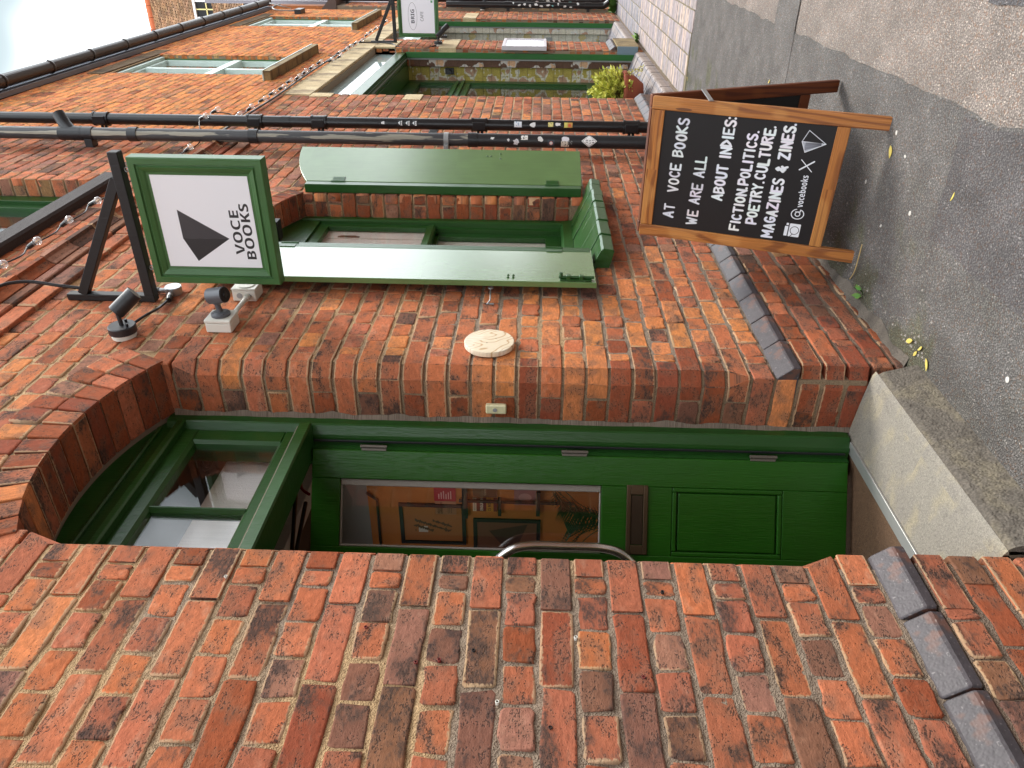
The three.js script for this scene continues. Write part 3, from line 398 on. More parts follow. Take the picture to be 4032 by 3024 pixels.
// ---------------------------------------------------------------- arched window with shutters
{
  const archY = (x, m = 0) => winArch.y + Math.sqrt((winArch.R - m) ** 2 - (x - winArch.x) ** 2);
  const P = [[4.796, -0.152], [4.752, -0.152], [4.742, -0.162], [4.738, -0.19], [4.722, -0.195], [4.716, -0.26], [4.796, -0.26]], mr = P.map(([x, z]) => [2 * 4.295 - x, z]);
  const w = mesh('window', [postX(P, 1.22, 2.98), postX(mr, 1.22, 2.98), railX([[-0.150, 1.225], [-0.145, 1.232], [-0.150, 1.285], [-0.17, 1.298], [-0.27, 1.298], [-0.27, 1.225]], 3.80, 4.79)], M.green, shop);
  const s = new THREE.Shape(); s.moveTo(3.80, 2.86); s.lineTo(4.79, 2.86); for (let i = 0; i <= 20; i++) { const x = 4.79 - i / 20 * 0.99; s.lineTo(x, archY(x, -0.008)); }
  const hd = new THREE.ExtrudeGeometry(s, { depth: 0.10, bevelEnabled: false }); hd.translate(0, 0, -0.262); mesh('arched_head', boxUV(hd), M.green, w);
  mesh('sash', [bx(3.85, 4.74, 2.795, 2.862, -0.212, -0.178), bx(4.684, 4.74, 2.11, 2.80, -0.211, -0.178), bx(3.85, 3.906, 2.11, 2.80, -0.211, -0.178), railX([[-0.172, 2.118], [-0.176, 2.158], [-0.19, 2.164], [-0.215, 2.164], [-0.215, 2.104], [-0.18, 2.104]], 3.85, 4.74)], M.green, w);
  mesh('sash', [bx(3.862, 4.728, 1.298, 1.395, -0.262, -0.226), bx(4.668, 4.728, 1.39, 2.12, -0.261, -0.226), bx(3.862, 3.922, 1.39, 2.12, -0.261, -0.226), bx(3.862, 4.728, 2.085, 2.135, -0.262, -0.226)], M.green, w);
  mesh('pane', bx(3.90, 4.69, 2.155, 2.80, -0.197, -0.193, 0.0005), M.glass, w); mesh('pane', bx(3.915, 4.675, 1.39, 2.09, -0.246, -0.242, 0.0005), M.glass, w);
  // closed inner boarding in pale paint
  const bd = []; for (let i = 0; i < 9; i++) bd.push(bx(3.78 + i * 0.115, 3.892 + i * 0.115, 2.14, 2.98, -0.236 + (i % 2) * 0.006, -0.222 + (i % 2) * 0.006, 0.004), bx(3.78 + i * 0.115, 3.892 + i * 0.115, 1.25, 2.138, -0.29 + (i % 2) * 0.006, -0.270 + (i % 2) * 0.006, 0.004));
  mesh('inner_boarding', bd, M.whiteWood, w); mesh('bolt', [cyl(V(4.60, 2.70, -0.211), V(4.60, 2.60, -0.211), 0.005), bx(4.588, 4.612, 2.58, 2.72, -0.217, -0.213)], M.bronze, w);
  // fixing strips
  for (const [x0, x1] of [[4.806, 4.868], [3.722, 3.784]]) mesh('shutter_post', [bx(x0, x1, 1.175, 2.955, 0.003, 0.058, 0.004)], M.green, shop);
  // shutters: hinge side first, opened back; the free edge is the taller
  const shutter = (hx, hz, ang, wd, dir) => { // ang away from the wall
    const sh = new THREE.Shape(); const a = winArch, yT = t => archY(dir > 0 ? 4.79 - t * (0.49 / wd) : 3.80 + t * (0.49 / wd)) - 0.004; sh.moveTo(0, 1.168); sh.lineTo(wd, 1.168); for (let i = 0; i <= 16; i++) { const t = wd * (1 - i / 16); sh.lineTo(t, yT(t)); }
    const g = new THREE.ExtrudeGeometry(sh, { depth: 0.022, bevelEnabled: true, bevelSize: 0.003, bevelThickness: 0.003, bevelOffset: -0.003, bevelSegments: 1 });
    const grp = new THREE.Group(); const geo = boxUV(g);
    if (dir < 0) { geo.scale(-1, 1, 1); const ar = k => geo.attributes[k]; for (const k of ['position', 'normal', 'uv']) { const at = ar(k), sN = at.itemSize; for (let i = 0; i < at.count; i += 3) for (let c = 0; c < sN; c++) { const t = at.array[i * sN + c]; at.array[i * sN + c] = at.array[(i + 1) * sN + c]; at.array[(i + 1) * sN + c] = t; } } }
    const m = mesh('shutter', geo, M.shutter, shop); m.position.set(hx, 0, hz); m.rotation.y = -dir * ang; return m;
  };
  const sr = shutter(4.885, 0.034, 13.5 * Math.PI / 180, 0.455, 1), sl = shutter(3.765, 0.030, 2.6 * Math.PI / 180, 0.475, -1);
  const stud = (x, y, z) => new THREE.ConeGeometry(0.0085, 0.009, 10).rotateX(Math.PI / 2).translate(x, y, z);
  const studs = (m, pts) => mesh('rivets', pts.map(([x, y]) => stud(x, y, 0.029)), M.green, m);
  studs(sr, [[0.36, 1.80], [0.36, 1.775], [0.395, 1.71], [0.33, 1.71]]); studs(sl, [[-0.40, 1.585], [-0.43, 1.585], [-0.40, 1.56], [-0.43, 1.56]]);
  for (const [m, sgn] of [[sr, 1], [sl, -1]]) for (const y of [1.36, 2.75]) mesh('hinge', [bx(Math.min(0, sgn * 0.05), Math.max(0, sgn * 0.05), y - 0.04, y + 0.04, 0.024, 0.029, 0.001), cyl(V(-0.008 * sgn, y - 0.045, 0.026), V(-0.008 * sgn, y + 0.045, 0.026), 0.008)], M.green, m);
  mesh('barrel_bolt', [bx(-0.462, -0.43, 1.19, 1.34, 0.027, 0.033, 0.002), cyl(V(-0.446, 1.18, 0.040), V(-0.446, 1.345, 0.040), 0.007), bx(-0.46, -0.432, 1.23, 1.25, 0.03, 0.05), bx(-0.46, -0.432, 1.29, 1.31, 0.03, 0.05), cyl(V(-0.446, 1.335, 0.04), V(-0.446, 1.335, 0.062), 0.008)], M.green, sl);
  // sill of bricks on edge, thickly painted
  const sill = new THREE.Group(); sill.name = 'window_sill'; shop.add(sill); const r = rng(66);
  const sp = [[-0.24, 1.13], [0.088, 1.056], [0.098, 1.062], [0.104, 1.112], [0.096, 1.124], [0.07, 1.134], [-0.15, 1.232], [-0.24, 1.236]];
  for (let i = 0; i < 11; i++) { const g = new G(); emitPrism(g, { o: V(3.655 + i * 0.1125, (r() - 0.5) * 0.006, (r() - 0.5) * 0.007), A: Z, B: Y, C: X, p0: sp, len: 0.110, seed: 700 + i * 13, plain: true, bevel: 0.004 }); mesh('sill_brick', g.build(), M.green, sill); }
  mesh('soffit_block', bx(4.30, 4.37, 2.99, 3.08, -0.14, -0.02), M.black, shop);
}
// ---------------------------------------------------------------- the room behind the door
{
  const dark = std({ color: srgb(96, 82, 72), roughness: 0.9 }), orange = std({ color: srgb(196, 116, 50), roughness: 0.85, bumpMap: M.mortar.bumpMap, bumpScale: 0.002 }), pale = std({ color: srgb(214, 210, 204), roughness: 0.9, map: M.green.map }), floor = std({ color: srgb(120, 92, 68), roughness: 0.8, map: M.mortar.map, bumpMap: M.mortar.bumpMap, bumpScale: 0.002 });
  const room = new THREE.Group(); room.name = 'shop_room'; shop.add(room);
  mesh('floor', bx(-3, 5.6, 0.02, 0.171, -4.6, -0.262, 0.001), floor, room);
  mesh('side_wall', [bx(5.42, 5.6, 0.1, 2.95, -4.6, -0.34)], orange, room);
  mesh('upper_wall', [bx(5.425, 5.6, 2.951, 3.5, -4.6, -0.34, 0.001)], std({ color: srgb(158, 153, 146), roughness: 0.9 }), room);
  mesh('back_wall', [bx(-3, 5.42, 0.1, 2.4, -4.6, -4.45), bx(-3, 5.42, 2.401, 3.5, -4.6, -4.45)], pale, room);
  mesh('far_wall', bx(-3.2, -3, 0.1, 3.5, -4.6, -0.0), pale, room);
  mesh('ceiling', [bx(-3, 5.42, 3.30, 3.45, -1.36, -0.345), bx(-3, 5.42, 3.30, 3.45, -2.2, -1.5), bx(-3, 1.6, 3.30, 3.45, -4.6, -2.2), bx(4.2, 5.42, 3.30, 3.45, -4.6, -2.2), bx(1.6, 4.2, 3.30, 3.45, -4.6, -3.8)], dark, room); // gap over the back of the shop: unseen rooflight, invented to brighten the room
  mesh('blind_board', bx(1.62, 2.58, 2.41, 2.735, -0.452, -0.436), std({ color: srgb(236, 233, 228), roughness: 0.85, map: M.green.map, bumpMap: M.mortar.bumpMap, bumpScale: 0.002 }), room);
  mesh('beam', bx(-3, 5.42, 2.76, 3.46, -1.50, -1.36), std({ color: srgb(232, 228, 222), roughness: 0.85, map: M.green.map, bumpMap: M.mortar.bumpMap, bumpScale: 0.002 }), room);
  mesh('rear_wall', bx(-3, 6.3, 3.46, 6.6, -1.6, -1.5), dark, room); mesh('roof', [bx(-3, 6.33, 6.59, 6.7, -1.6, 0), bx(-3.1, -3, -0.2, 6.6, -1.6, 0), bx(6.2, 6.33, -0.2, 6.6, -4.6, -0.35)], dark, room);
  mesh('vent_grille', [new THREE.TorusGeometry(0.085, 0.012, 6, 28).rotateX(Math.PI / 2).translate(3.42, 3.292, -1.08), bx(3.30, 3.54, 3.292, 3.3, -1.2, -0.96), ...[-3, -2, -1, 0, 1, 2, 3].flatMap(i => [bx(3.34, 3.50, 3.286, 3.292, -1.082 + i * 0.022, -1.078 + i * 0.022, 0.001), bx(3.418 + i * 0.022, 3.422 + i * 0.022, 3.284, 3.290, -1.16, -1.0, 0.001)])], M.bronze, room);
  mesh('rail', cyl(V(3.40, 2.786, -1.2), V(2.6, 2.598, -1.2), 0.011), M.blackPlastic, room); mesh('rail', cyl(V(3.13, 2.66, -1.17), V(2.7, 2.60, -1.17), 0.011), M.blackPlastic, room);
  mesh('red_cable', tube([V(3.47, 2.79, -1.22), V(3.40, 2.765, -1.22), V(3.32, 2.742, -1.22), V(3.29, 2.72, -1.22), V(3.26, 2.68, -1.22)], 0.008, 24), std({ color: srgb(170, 30, 50), roughness: 0.5 }), room);
  mesh('pipe', [cyl(V(5.40, 2.86, -3.06), V(5.40, 2.87, -3.62), 0.012), cyl(V(5.40, 2.86, -3.06), V(5.40, 2.95, -2.98), 0.012)], M.blackPlastic, room);
}
function canvasTex(w, h, draw) { const c = document.createElement('canvas'); c.width = w; c.height = h; const x = c.getContext('2d'); draw(x, w, h); const t = new THREE.CanvasTexture(c); t.colorSpace = THREE.SRGBColorSpace; t.magFilter = THREE.LinearFilter; t.minFilter = THREE.LinearMipmapLinearFilter; return t; }
// a flat print on the orange wall, which faces -x: viewer's left is -z
function wallPrint(name, label, cat, z0, z1, y0, y1, draw, frame, group) { // z0 (right, nearer) > z1
  const t = thing(name, label, cat, [5.42, (y0 + y1) / 2, (z0 + z1) / 2], -Math.PI / 2, group), w = z0 - z1, h = y1 - y0;
  const tx = canvasTex(256, Math.round(256 * h / w), draw);
  const g = new THREE.BoxGeometry(w, h, 0.008); g.translate(0, 0, 0.006); mesh('print', g, std({ map: tx, roughness: 0.7 }), t);
  if (frame) mesh('frame', [bx(-w / 2 - frame, w / 2 + frame, h / 2, h / 2 + frame, 0, 0.025), bx(-w / 2 - frame, w / 2 + frame, -h / 2 - frame, -h / 2, 0, 0.025), bx(-w / 2 - frame, -w / 2, -h / 2, h / 2, 0, 0.0245), bx(w / 2, w / 2 + frame, -h / 2, h / 2, 0, 0.0245)], M.matBlack, t);
  return t;
}
{
  const bg = (x, w, h, c) => { x.fillStyle = c; x.fillRect(0, 0, w, h); };
  wallPrint('framed_poster', 'black framed ochre poster with a torn-paper drawing on the orange wall inside', 'picture', -3.13, -3.55, 2.08, 2.63, (x, w, h) => { bg(x, w, h, '#b06a35'); x.fillStyle = '#d8c8b8'; x.fillRect(w * .25, h * .25, w * .18, h * .16); x.fillStyle = '#5a3a24'; for (let i = 0; i < 60; i++) { x.beginPath(); const u = (i * 37 % 60) / 60, v = (i * 53 % 60) / 60; x.ellipse(w * (.3 + .3 * u), h * (.2 + .6 * v), 8 + i % 9, 3 + i % 5, i, 0, 7); x.fill(); } }, 0.035);
  wallPrint('framed_poster', 'lower framed poster with a dark triangle, half behind the pull handle', 'picture', -3.29, -3.75, 1.38, 1.94, (x, w, h) => { bg(x, w, h, '#7a4a34'); x.fillStyle = '#4a2a22'; x.beginPath(); x.moveTo(w * .75, h * .2); x.lineTo(w * .05, h * .6); x.lineTo(w * .95, h * .85); x.fill(); }, 0.035);
  wallPrint('leaflet', 'red leaflet pinned at the top of the orange wall', 'leaflet', -2.89, -3.06, 2.13, 2.33, (x, w, h) => { bg(x, w, h, '#b3222e'); x.fillStyle = '#e6b9b0'; for (let i = 0; i < 6; i++) x.fillRect(w * .15, h * (.2 + i * .11), w * (.35 + .3 * (i * 7 % 3) / 3), h * .045); });
  wallPrint('pamphlet', 'salmon coloured pamphlet printed with black words under the red leaflet', 'pamphlet', -3.062, -3.22, 2.13, 2.325, (x, w, h) => { bg(x, w, h, '#b97f5c'); x.fillStyle = '#2a1c16'; x.font = `bold ${w * .16}px sans-serif`; x.fillText('AGAINST', w * .05, h * .2); x.fillText('LANDLORDS', w * .05, h * .34, w * .9); for (let i = 0; i < 3; i++) x.fillRect(w * .1, h * (.6 + i * .08), w * .4, h * .02); });
  const shelf = thing('book_shelf', 'dark rail shelf holding books face out on the orange wall inside', 'shelf', [5.42, 2.0, -3.03], -Math.PI / 2);
  mesh('bracket', [bx(0.0 - 0.16, 0.03, -0.29, -0.26, 0, 0.05), bx(-0.15, 0.13, -0.645, -0.61, 0, 0.05)], M.black, shelf); mesh('rail', [bx(-0.012, 0.012, -0.95, 0.1, 0.02, 0.045), bx(-0.2, 0.2, 0.02, 0.07, 0, 0.05)], M.black, shelf);
  wallPrint('book', 'book with ENGLAND IS MINE in cream letters on its cover', 'book', -3.012, -3.168, 1.75, 1.975, (x, w, h) => { bg(x, w, h, '#7a2a1e'); x.fillStyle = '#c98c2a'; x.fillRect(0, h * .55, w, h * .3); x.fillStyle = '#f0e6cc'; x.font = `bold ${w * .24}px sans-serif`; x.fillText('ENGLAND', w * .05, h * .42, w * .9); x.fillStyle = '#1a1410'; x.fillText('IS MINE', w * .05, h * .74, w * .9); x.fillStyle = '#d8c8a8'; x.fillRect(0, 0, w, h * .15); x.fillStyle = '#222'; x.font = `${w * .1}px sans-serif`; x.fillText('NICOLAS PADAMSEE', w * .05, h * .1, w * .9); });
  wallPrint('book', 'dark ochre book with Scarred on its cover at the top of the shelf', 'book', -2.87, -3.0, 1.75, 1.975, (x, w, h) => { bg(x, w, h, '#6a4322'); x.fillStyle = '#e0c9a0'; x.font = `${w * .2}px serif`; x.fillText('Scarred', w * .15, h * .55); });
  wallPrint('book', 'pink book with a round face shape on its cover', 'book', -2.9, -3.08, 1.395, 1.595, (x, w, h) => { bg(x, w, h, '#a8716c'); x.fillStyle = '#c99a8e'; x.beginPath(); x.ellipse(w * .5, h * .5, w * .26, h * .3, 0, 0, 7); x.fill(); x.fillStyle = '#d8c0b0'; x.fillRect(w * .1, h * .12, w * .12, h * .3); });
  const palm = thing('house_plant', 'dark palm plant with feathered leaves low behind the door glass', 'plant', [5.15, 0.17, -3.0]); const pr = rng(31); const lf = [], st = [];
  for (let k = 0; k < 9; k++) { const a = pr() * 6.28, c = V(Math.cos(a) * 0.28, 0.85 + pr() * 0.25, Math.sin(a) * 0.28); st.push(tube([V(0, 0.3, 0), V(c.x * .4, c.y * .8, c.z * .4), c], 0.004)); for (let i = 0; i < 14; i++) { const t = 0.35 + i / 14 * 0.65, p = V(c.x * t * t, 0.3 + (c.y - 0.3) * (1 - (1 - t) ** 2), c.z * t * t); for (const s of [-1, 1]) { const g = new THREE.ConeGeometry(0.008, 0.13, 4); g.translate(0, 0.065, 0); g.scale(1, 1, 0.2); g.rotateZ(s * 1.1); g.rotateY(-a + 1.57); g.translate(p.x, p.y, p.z); lf.push(g); } } }
  mesh('leaves', lf, std({ color: srgb(38, 70, 34), roughness: 0.6 }), palm); mesh('stems', st, std({ color: srgb(60, 80, 40), roughness: 0.7 }), palm); mesh('pot', new THREE.LatheGeometry([[0, 0], [0.11, 0], [0.14, 0.3], [0.155, 0.3], [0.155, 0.33], [0.135, 0.33], [0.12, 0.28], [0, 0.28]].map(p => new THREE.Vector2(...p)), 24), std({ color: srgb(60, 58, 58), roughness: 0.6 }), palm);
}
// room behind the upper window
{
  const g = mesh('upper_window', [bx(4.90, 5.0, 4.42, 6.1, -0.19, -0.122), bx(3.5, 3.6, 4.42, 6.1, -0.19, -0.122), bx(4.84, 4.915, 4.42, 6.1, -0.215, -0.15), bx(3.585, 3.66, 4.42, 6.1, -0.215, -0.15), bx(3.6, 4.9, 6.0, 6.1, -0.2, -0.13), bx(3.6, 4.9, 4.42, 4.52, -0.2, -0.13), bx(3.6, 4.9, 5.2, 5.26, -0.2, -0.15)], M.green, shop);
  mesh('pane', bx(3.62, 4.87, 4.5, 6.02, -0.183, -0.179, 0.0005), M.glass, g);
  mesh('curtain', bx(3.5, 5.0, 4.3, 6.1, -0.42, -0.40), std({ color: srgb(120, 140, 138), roughness: 0.9 }), g);
  const s = new G(); emitPrism(s, { o: V(3.3, 0, 0), A: Z, B: Y, C: X, p0: [[-0.2, 4.25], [0.045, 4.235], [0.060, 4.245], [0.064, 4.335], [0.05, 4.348], [-0.12, 4.405], [-0.2, 4.405]], len: 1.68, seed: 5, plain: true, bevel: 0.008 });
  mesh('upper_sill', s.build(), std({ color: srgb(66, 58, 60), roughness: 0.75, map: M.mortar.map, bumpMap: M.mortar.bumpMap, bumpScale: 0.004 }), shop);
}

// ---------------------------------------------------------------- the cafe building next door
const cafe = thing('brick_building', 'orange brick cafe building beyond the two black drainpipes, with stone lintels and deep shop recesses', 'building', [0, 0, 0]);
const R1 = [8.05, 11.34], R2 = [12.2, 15.05], UW = [[9.09, 10.45], [13.6, 15.06]];
{
  const s = new THREE.Shape([[6.34, -0.3], [16.35, -0.3], [16.35, 6.66], [6.34, 6.66]].map(p => new THREE.Vector2(...p)));
  const rect = (a, b, c, d) => s.holes.push(new THREE.Path([[a, c], [b, c], [b, d], [a, d]].map(p => new THREE.Vector2(...p))));
  rect(...R1, 0.05, 3.74); rect(...R2, 0.05, 3.74); for (const w of UW) rect(...w, 4.46, 6.36);
  const g = new THREE.ExtrudeGeometry(s, { depth: 0.22, bevelEnabled: false }); g.translate(0, 0, -0.234); mesh('wall_core', g, M.core, cafe);
  const hole = (x, y) => [R1, R2].some(r => x > r[0] + 0.01 && x < r[1] - 0.01 && y > 0.06 && y < 3.73) || UW.some(w => x > w[0] && x < w[1] && y > 4.46 && y < 6.36);
  let q = new G(); mortarGrid(q, 6.34, 16.35, 0, 6.66, 0.045, -0.007, hole, 0.003); mesh('mortar', q.build(), M.mortar, cafe);
  // rooms: a closed dark box behind each opening
  const dk = std({ color: srgb(70, 62, 56), roughness: 0.95 });
  mesh('inside', [bx(6.34, 16.35, 6.6, 6.66, -2.4, -0.24), bx(6.34, 16.35, 4.0, 4.1, -2.4, -0.24), bx(6.34, 16.35, -0.2, 6.6, -2.5, -2.4), bx(6.34, 6.4, -0.2, 6.6, -2.4, -0.24), bx(16.3, 16.35, -0.2, 6.6, -2.4, -0.24), bx(6.4, 16.3, -0.1, 0.06, -2.4, -0.24)], dk, cafe);
}
{
  const list = []; let sd = 5000; const rr = rng(404);
  const put = (x0, x1, y0, y1, cls, tint, z = 0, o = {}) => { sd++; list.push({ o: V((x0 + x1) / 2, (y0 + y1) / 2, z), U: X, Vv: Y, N: Z, w: x1 - x0, h: y1 - y0, seed: sd * 13, cls, tint, depth: 0.04, ...o }); };
  const run = (a, b, y0, y1, st, w, tint, z) => { let x = a + (st ? 0 : 0.0); const first = st ? 0.227 : 0.108; let k = 0; while (x < b - 0.012) { let L = (st ? 0.222 : 0.106) + (rr() - 0.5) * 0.008; if (!st && k === 1) L = 0.055; if (x + L > b - 0.03) L = b - x; put(x, x + L, y0, y1, pick(rr, w), tint, z); x += L + 0.009; k++; } };
  const old = [1.2, 0.5, 1.6, 0.6, 0.3, 1, 0.15, 0.9], clean = [2, 3, 0.6, 0.08, 0, 0.15, 0.1, 0.2];
  for (let r = -5; r < 39; r++) { const y0 = rowY(r) + 0.006, y1 = rowY(r + 1) - 0.006, st = r % 2 !== 0; if (y1 < 0.02) continue;
    if (y1 < 3.74) { for (const [a, b] of [[6.34, R1[0]], [R1[1] + 0.075, R2[0] - 0.0], [R2[1] + 0.075, 16.35]]) run(a, b, y0, y1, st, y0 < 0.6 ? [1, 0.2, 0.5, 1.5, 1.4, 0.5, 0.1, 2] : old, [1, 1, 1]); }
    else for (const [a, b] of [[6.34, 7.95], [15.6, 16.35]]) run(a, b, y0, y1, st, old, [1, 1, 1]); }
  const c2 = 0.0815; for (let r = 0; r < 32; r++) { const y0 = 4.045 + r * c2 + 0.004, y1 = 4.045 + (r + 1) * c2 - 0.004, st = r % 3 !== 0; const cut = []; for (const w of UW) { if (y1 > 4.40 && y0 < 6.36) cut.push(w); else if (y1 > 6.36 && y0 < 6.56) cut.push([w[0] - 0.12, w[1] + 0.35]); } let x = 6.34 + (r % 2) * -0.05; x = 6.34; for (const [a, b] of [...cut, [16.35, 99]]) { run(x, a, y0, y1, st, clean, [1.06, 1.02, 0.78]); x = b; } }
  // corner bricks of the piers, turning into the recesses
  for (let r = -5; r < 35; r++) { const y0 = rowY(r) + 0.006; if (y0 < 0.02) continue; for (const xa of [R1[1], R2[1]]) { sd++; list.push({ o: V(xa, y0, 0), A: X, B: Z, C: Y, p0: [[0, -0.02], [0.02, 0], [0.068, 0], [0.068, -0.06], [0.03, -0.065], [0, -0.065]], len: CP - 0.012, seed: sd * 13, cls: pick(rr, [2, 1, 0.5, 0.8, 0.3, 0.3, 0.2, 1]), at: V(xa, y0, 0), N: V(-0.7, 0, 0.7), w: 0.1, h: 0.08 });
      sd++; list.push({ o: V(xa, y0 + 0.04, -0.19), U: Z, Vv: Y, N: nX, w: 0.1, h: CP - 0.012, seed: sd * 13, cls: pick(rr, [1, 0, 0, 1.5, 2, 0.5, 0.5, 2]), depth: 0.03 }); } }
  for (let r = 0; r < 24; r++) for (const w of UW) { sd++; list.push({ o: V(w[1], 4.5 + r * 0.0815, -0.03), U: Z, Vv: Y, N: nX, w: 0.055, h: 0.074, seed: sd * 13, cls: 1, tint: [0.9, 0.85, 0.8], depth: 0.03 }); }
  layBricks(cafe, list, M.brick);
  // sloping plinth bricks on the first pier
  const pl = []; let x = 6.36; while (x < 8.04) { const L = Math.min(0.226, 8.08 - x); sd++; pl.push({ o: V(x, 0, 0), A: Z, B: Y, C: X, p0: bluePts, len: L, seed: sd * 13, plain: true, at: V(x, 0.46, 0), N: Z, w: L, h: 0.09, bevel: 0.006 }); x += L + 0.008; }
  x = 11.36; while (x < 12.15) { const L = Math.min(0.226, 12.2 - x); sd++; pl.push({ o: V(x, 0, 0), A: Z, B: Y, C: X, p0: bluePts, len: L, seed: sd * 13, plain: true, at: V(x, 0.46, 0), N: Z, w: L, h: 0.09, bevel: 0.006 }); x += L + 0.008; }
  layBricks(cafe, pl, M.blueBrick, 60, 'plinth_brick');
  mesh('plinth', [boxUV(new THREE.BoxGeometry(1.68, 0.46, 0.06).translate(7.2, 0.19, 0.012))], std({ color: srgb(112, 84, 72), map: M.mortar.map, bumpMap: M.mortar.bumpMap, bumpScale: 0.006, roughness: 0.95 }), cafe);
}
const N5 = 512;
M.stone = std({ map: tex(N5, N5, (i, j, o) => { const a = fbm(i / 60, j / 90, 4, 90), b = vn(i / 2.4, j / 2.4, 93), st = fbm(i / 16, j / 220, 3, 95); o[0] = 196; o[1] = 176; o[2] = 138; mixc(o, [120, 104, 84], sst(0.45, 0.75, a * 0.6 + st * 0.4)); mixc(o, [222, 208, 170], sst(0.6, 0.8, vn(i / 70, j / 70, 97)) * 0.5); const q = 0.9 + 0.2 * b; o[0] *= q; o[1] *= q; o[2] *= q; }), bumpMap: grey(N5, N5, (i, j) => 0.5 * fbm(i / 10, j / 10, 3, 98) + 0.5 * vn(i / 2, j / 2, 99)), bumpScale: 0.004, roughness: 0.95 });
{
  const dirty = std({ color: srgb(128, 112, 96), map: M.stone.map, bumpMap: M.stone.bumpMap, bumpScale: 0.006, roughness: 0.97 });
  mesh('stone_lintel', [bx(7.955, 11.62, 3.745, 4.035, -0.22, 0.012, 0.01)], M.stone, cafe); mesh('stone_lintel', [bx(11.93, 15.6, 3.745, 4.035, -0.22, 0.012, 0.01)], M.stone, cafe);
  mesh('stone_block', [bx(7.88, 8.05, 3.525, 3.742, -0.2, 0.010, 0.006)], M.stone, cafe); mesh('stone_block', [bx(7.80, 8.05, 2.62, 2.80, -0.2, 0.009, 0.006)], M.stone, cafe); mesh('stone_block', [bx(11.34, 11.93, 3.46, 3.742, -0.2, 0.011, 0.006)], M.stone, cafe); mesh('stone_block', [bx(11.335, 12.2, 2.62, 2.86, -0.2, 0.010, 0.006)], M.stone, cafe); mesh('stone_block', [bx(15.045, 15.9, 2.62, 2.86, -0.2, 0.010, 0.006)], M.stone, cafe);
  mesh('stone_block', [bx(11.36, 12.19, 0.10, 0.405, -0.06, 0.055, 0.01)], std({ color: srgb(176, 168, 148), map: M.stone.map, bumpMap: M.stone.bumpMap, bumpScale: 0.005, roughness: 0.9 }), cafe); mesh('painted_block', [bx(11.335, 11.357, 0.12, 0.40, -0.06, 0.05, 0.003)], std({ color: srgb(112, 132, 144), roughness: 0.7, bumpMap: M.stone.bumpMap, bumpScale: 0.004 }), cafe);
  for (const [i, w] of UW.entries()) {
    mesh('stone_lintel', [bx(w[0] - 0.12, w[1] + 0.36, 6.37, 6.56, -0.2, 0.008, 0.01)], dirty, cafe);
    const a = w[0], b = w[1], m = (a + b) / 2, f = mesh('window', [bx(a, b, 6.25, 6.37, -0.13, -0.062), bx(a, b, 4.46, 4.55, -0.13, -0.062), bx(b - 0.075, b, 4.55, 6.25, -0.13, -0.062), bx(a, a + 0.075, 4.55, 6.25, -0.13, -0.062), bx(m - 0.035, m + 0.035, 4.55, 6.25, -0.128, -0.055), bx(a + 0.07, b - 0.07, 5.28, 5.38, -0.127, -0.045), bx(a + 0.02, b - 0.02, 6.30, 6.36, -0.07, -0.025)], M.palePaint, cafe);
    for (const [x0, x1] of [[a + 0.07, m - 0.03], [m + 0.03, b - 0.07]]) for (const [y0, y1] of [[4.545, 5.285], [5.375, 6.255]]) mesh('pane', bx(x0, x1, y0, y1, -0.098, -0.094, 0.0005), M.glassUp, f);
    mesh('sill', [bx(a - 0.36, b + 0.36, 4.385, 4.46, -0.1, 0.10, 0.004)], std({ color: srgb(168, 160, 134), map: M.stone.map, roughness: 0.8 }), f); mesh('sill_capping', bx(a - 0.365, b + 0.365, 4.4605, 4.475, -0.1, 0.105, 0.003), M.palePaint, f);
    mesh('curtain', bx(a, b, 4.46, 6.3, -0.17, -0.16), M.white, f);
    mesh('edge_strip', bx(b - 0.018, b - 0.001, 4.55, 6.3, -0.062, -0.05, 0.002), M.greenBright, f);
  }
  // gutter, brackets and fascia
  const gp = []; for (let k = 0; k <= 12; k++) { const t = Math.PI * k / 12; gp.push([-Math.cos(t) * 0.062, -Math.sin(t) * 0.062]); } for (let k = 12; k >= 0; k--) { const t = Math.PI * k / 12; gp.push([-Math.cos(t) * 0.057, -Math.sin(t) * 0.057 + 0.001]); }
  const gut = poly(gp.map(([z, y]) => [-z, y]), 9.95); gut.rotateY(Math.PI / 2); gut.translate(6.32, 6.745, 0.125);
  const gm = mesh('gutter', [boxUV(gut), bx(16.262, 16.272, 6.68, 6.75, 0.063, 0.187)], M.gutter, cafe);
  for (let x = 6.9; x < 16.2; x += 0.86) { const c = new THREE.TorusGeometry(0.0655, 0.006, 6, 16, Math.PI); c.rotateZ(Math.PI); c.rotateY(Math.PI / 2); c.scale(3, 1, 1); c.translate(x, 6.745, 0.125); mesh('gutter_bracket', [c, bx(x - 0.018, x + 0.018, 6.742, 6.75, 0.055, 0.195, 0.002)], M.gutter, gm); }
  mesh('fascia', [bx(6.34, 16.3, 6.66, 6.80, 0.0, 0.05, 0.004)], std({ color: srgb(120, 124, 134), roughness: 0.5 }), cafe);
  mesh('roof', [bx(6.30, 16.35, 6.80, 6.86, -2.5, 0.10)], std({ color: srgb(70, 64, 62), roughness: 0.9 }), cafe);
}
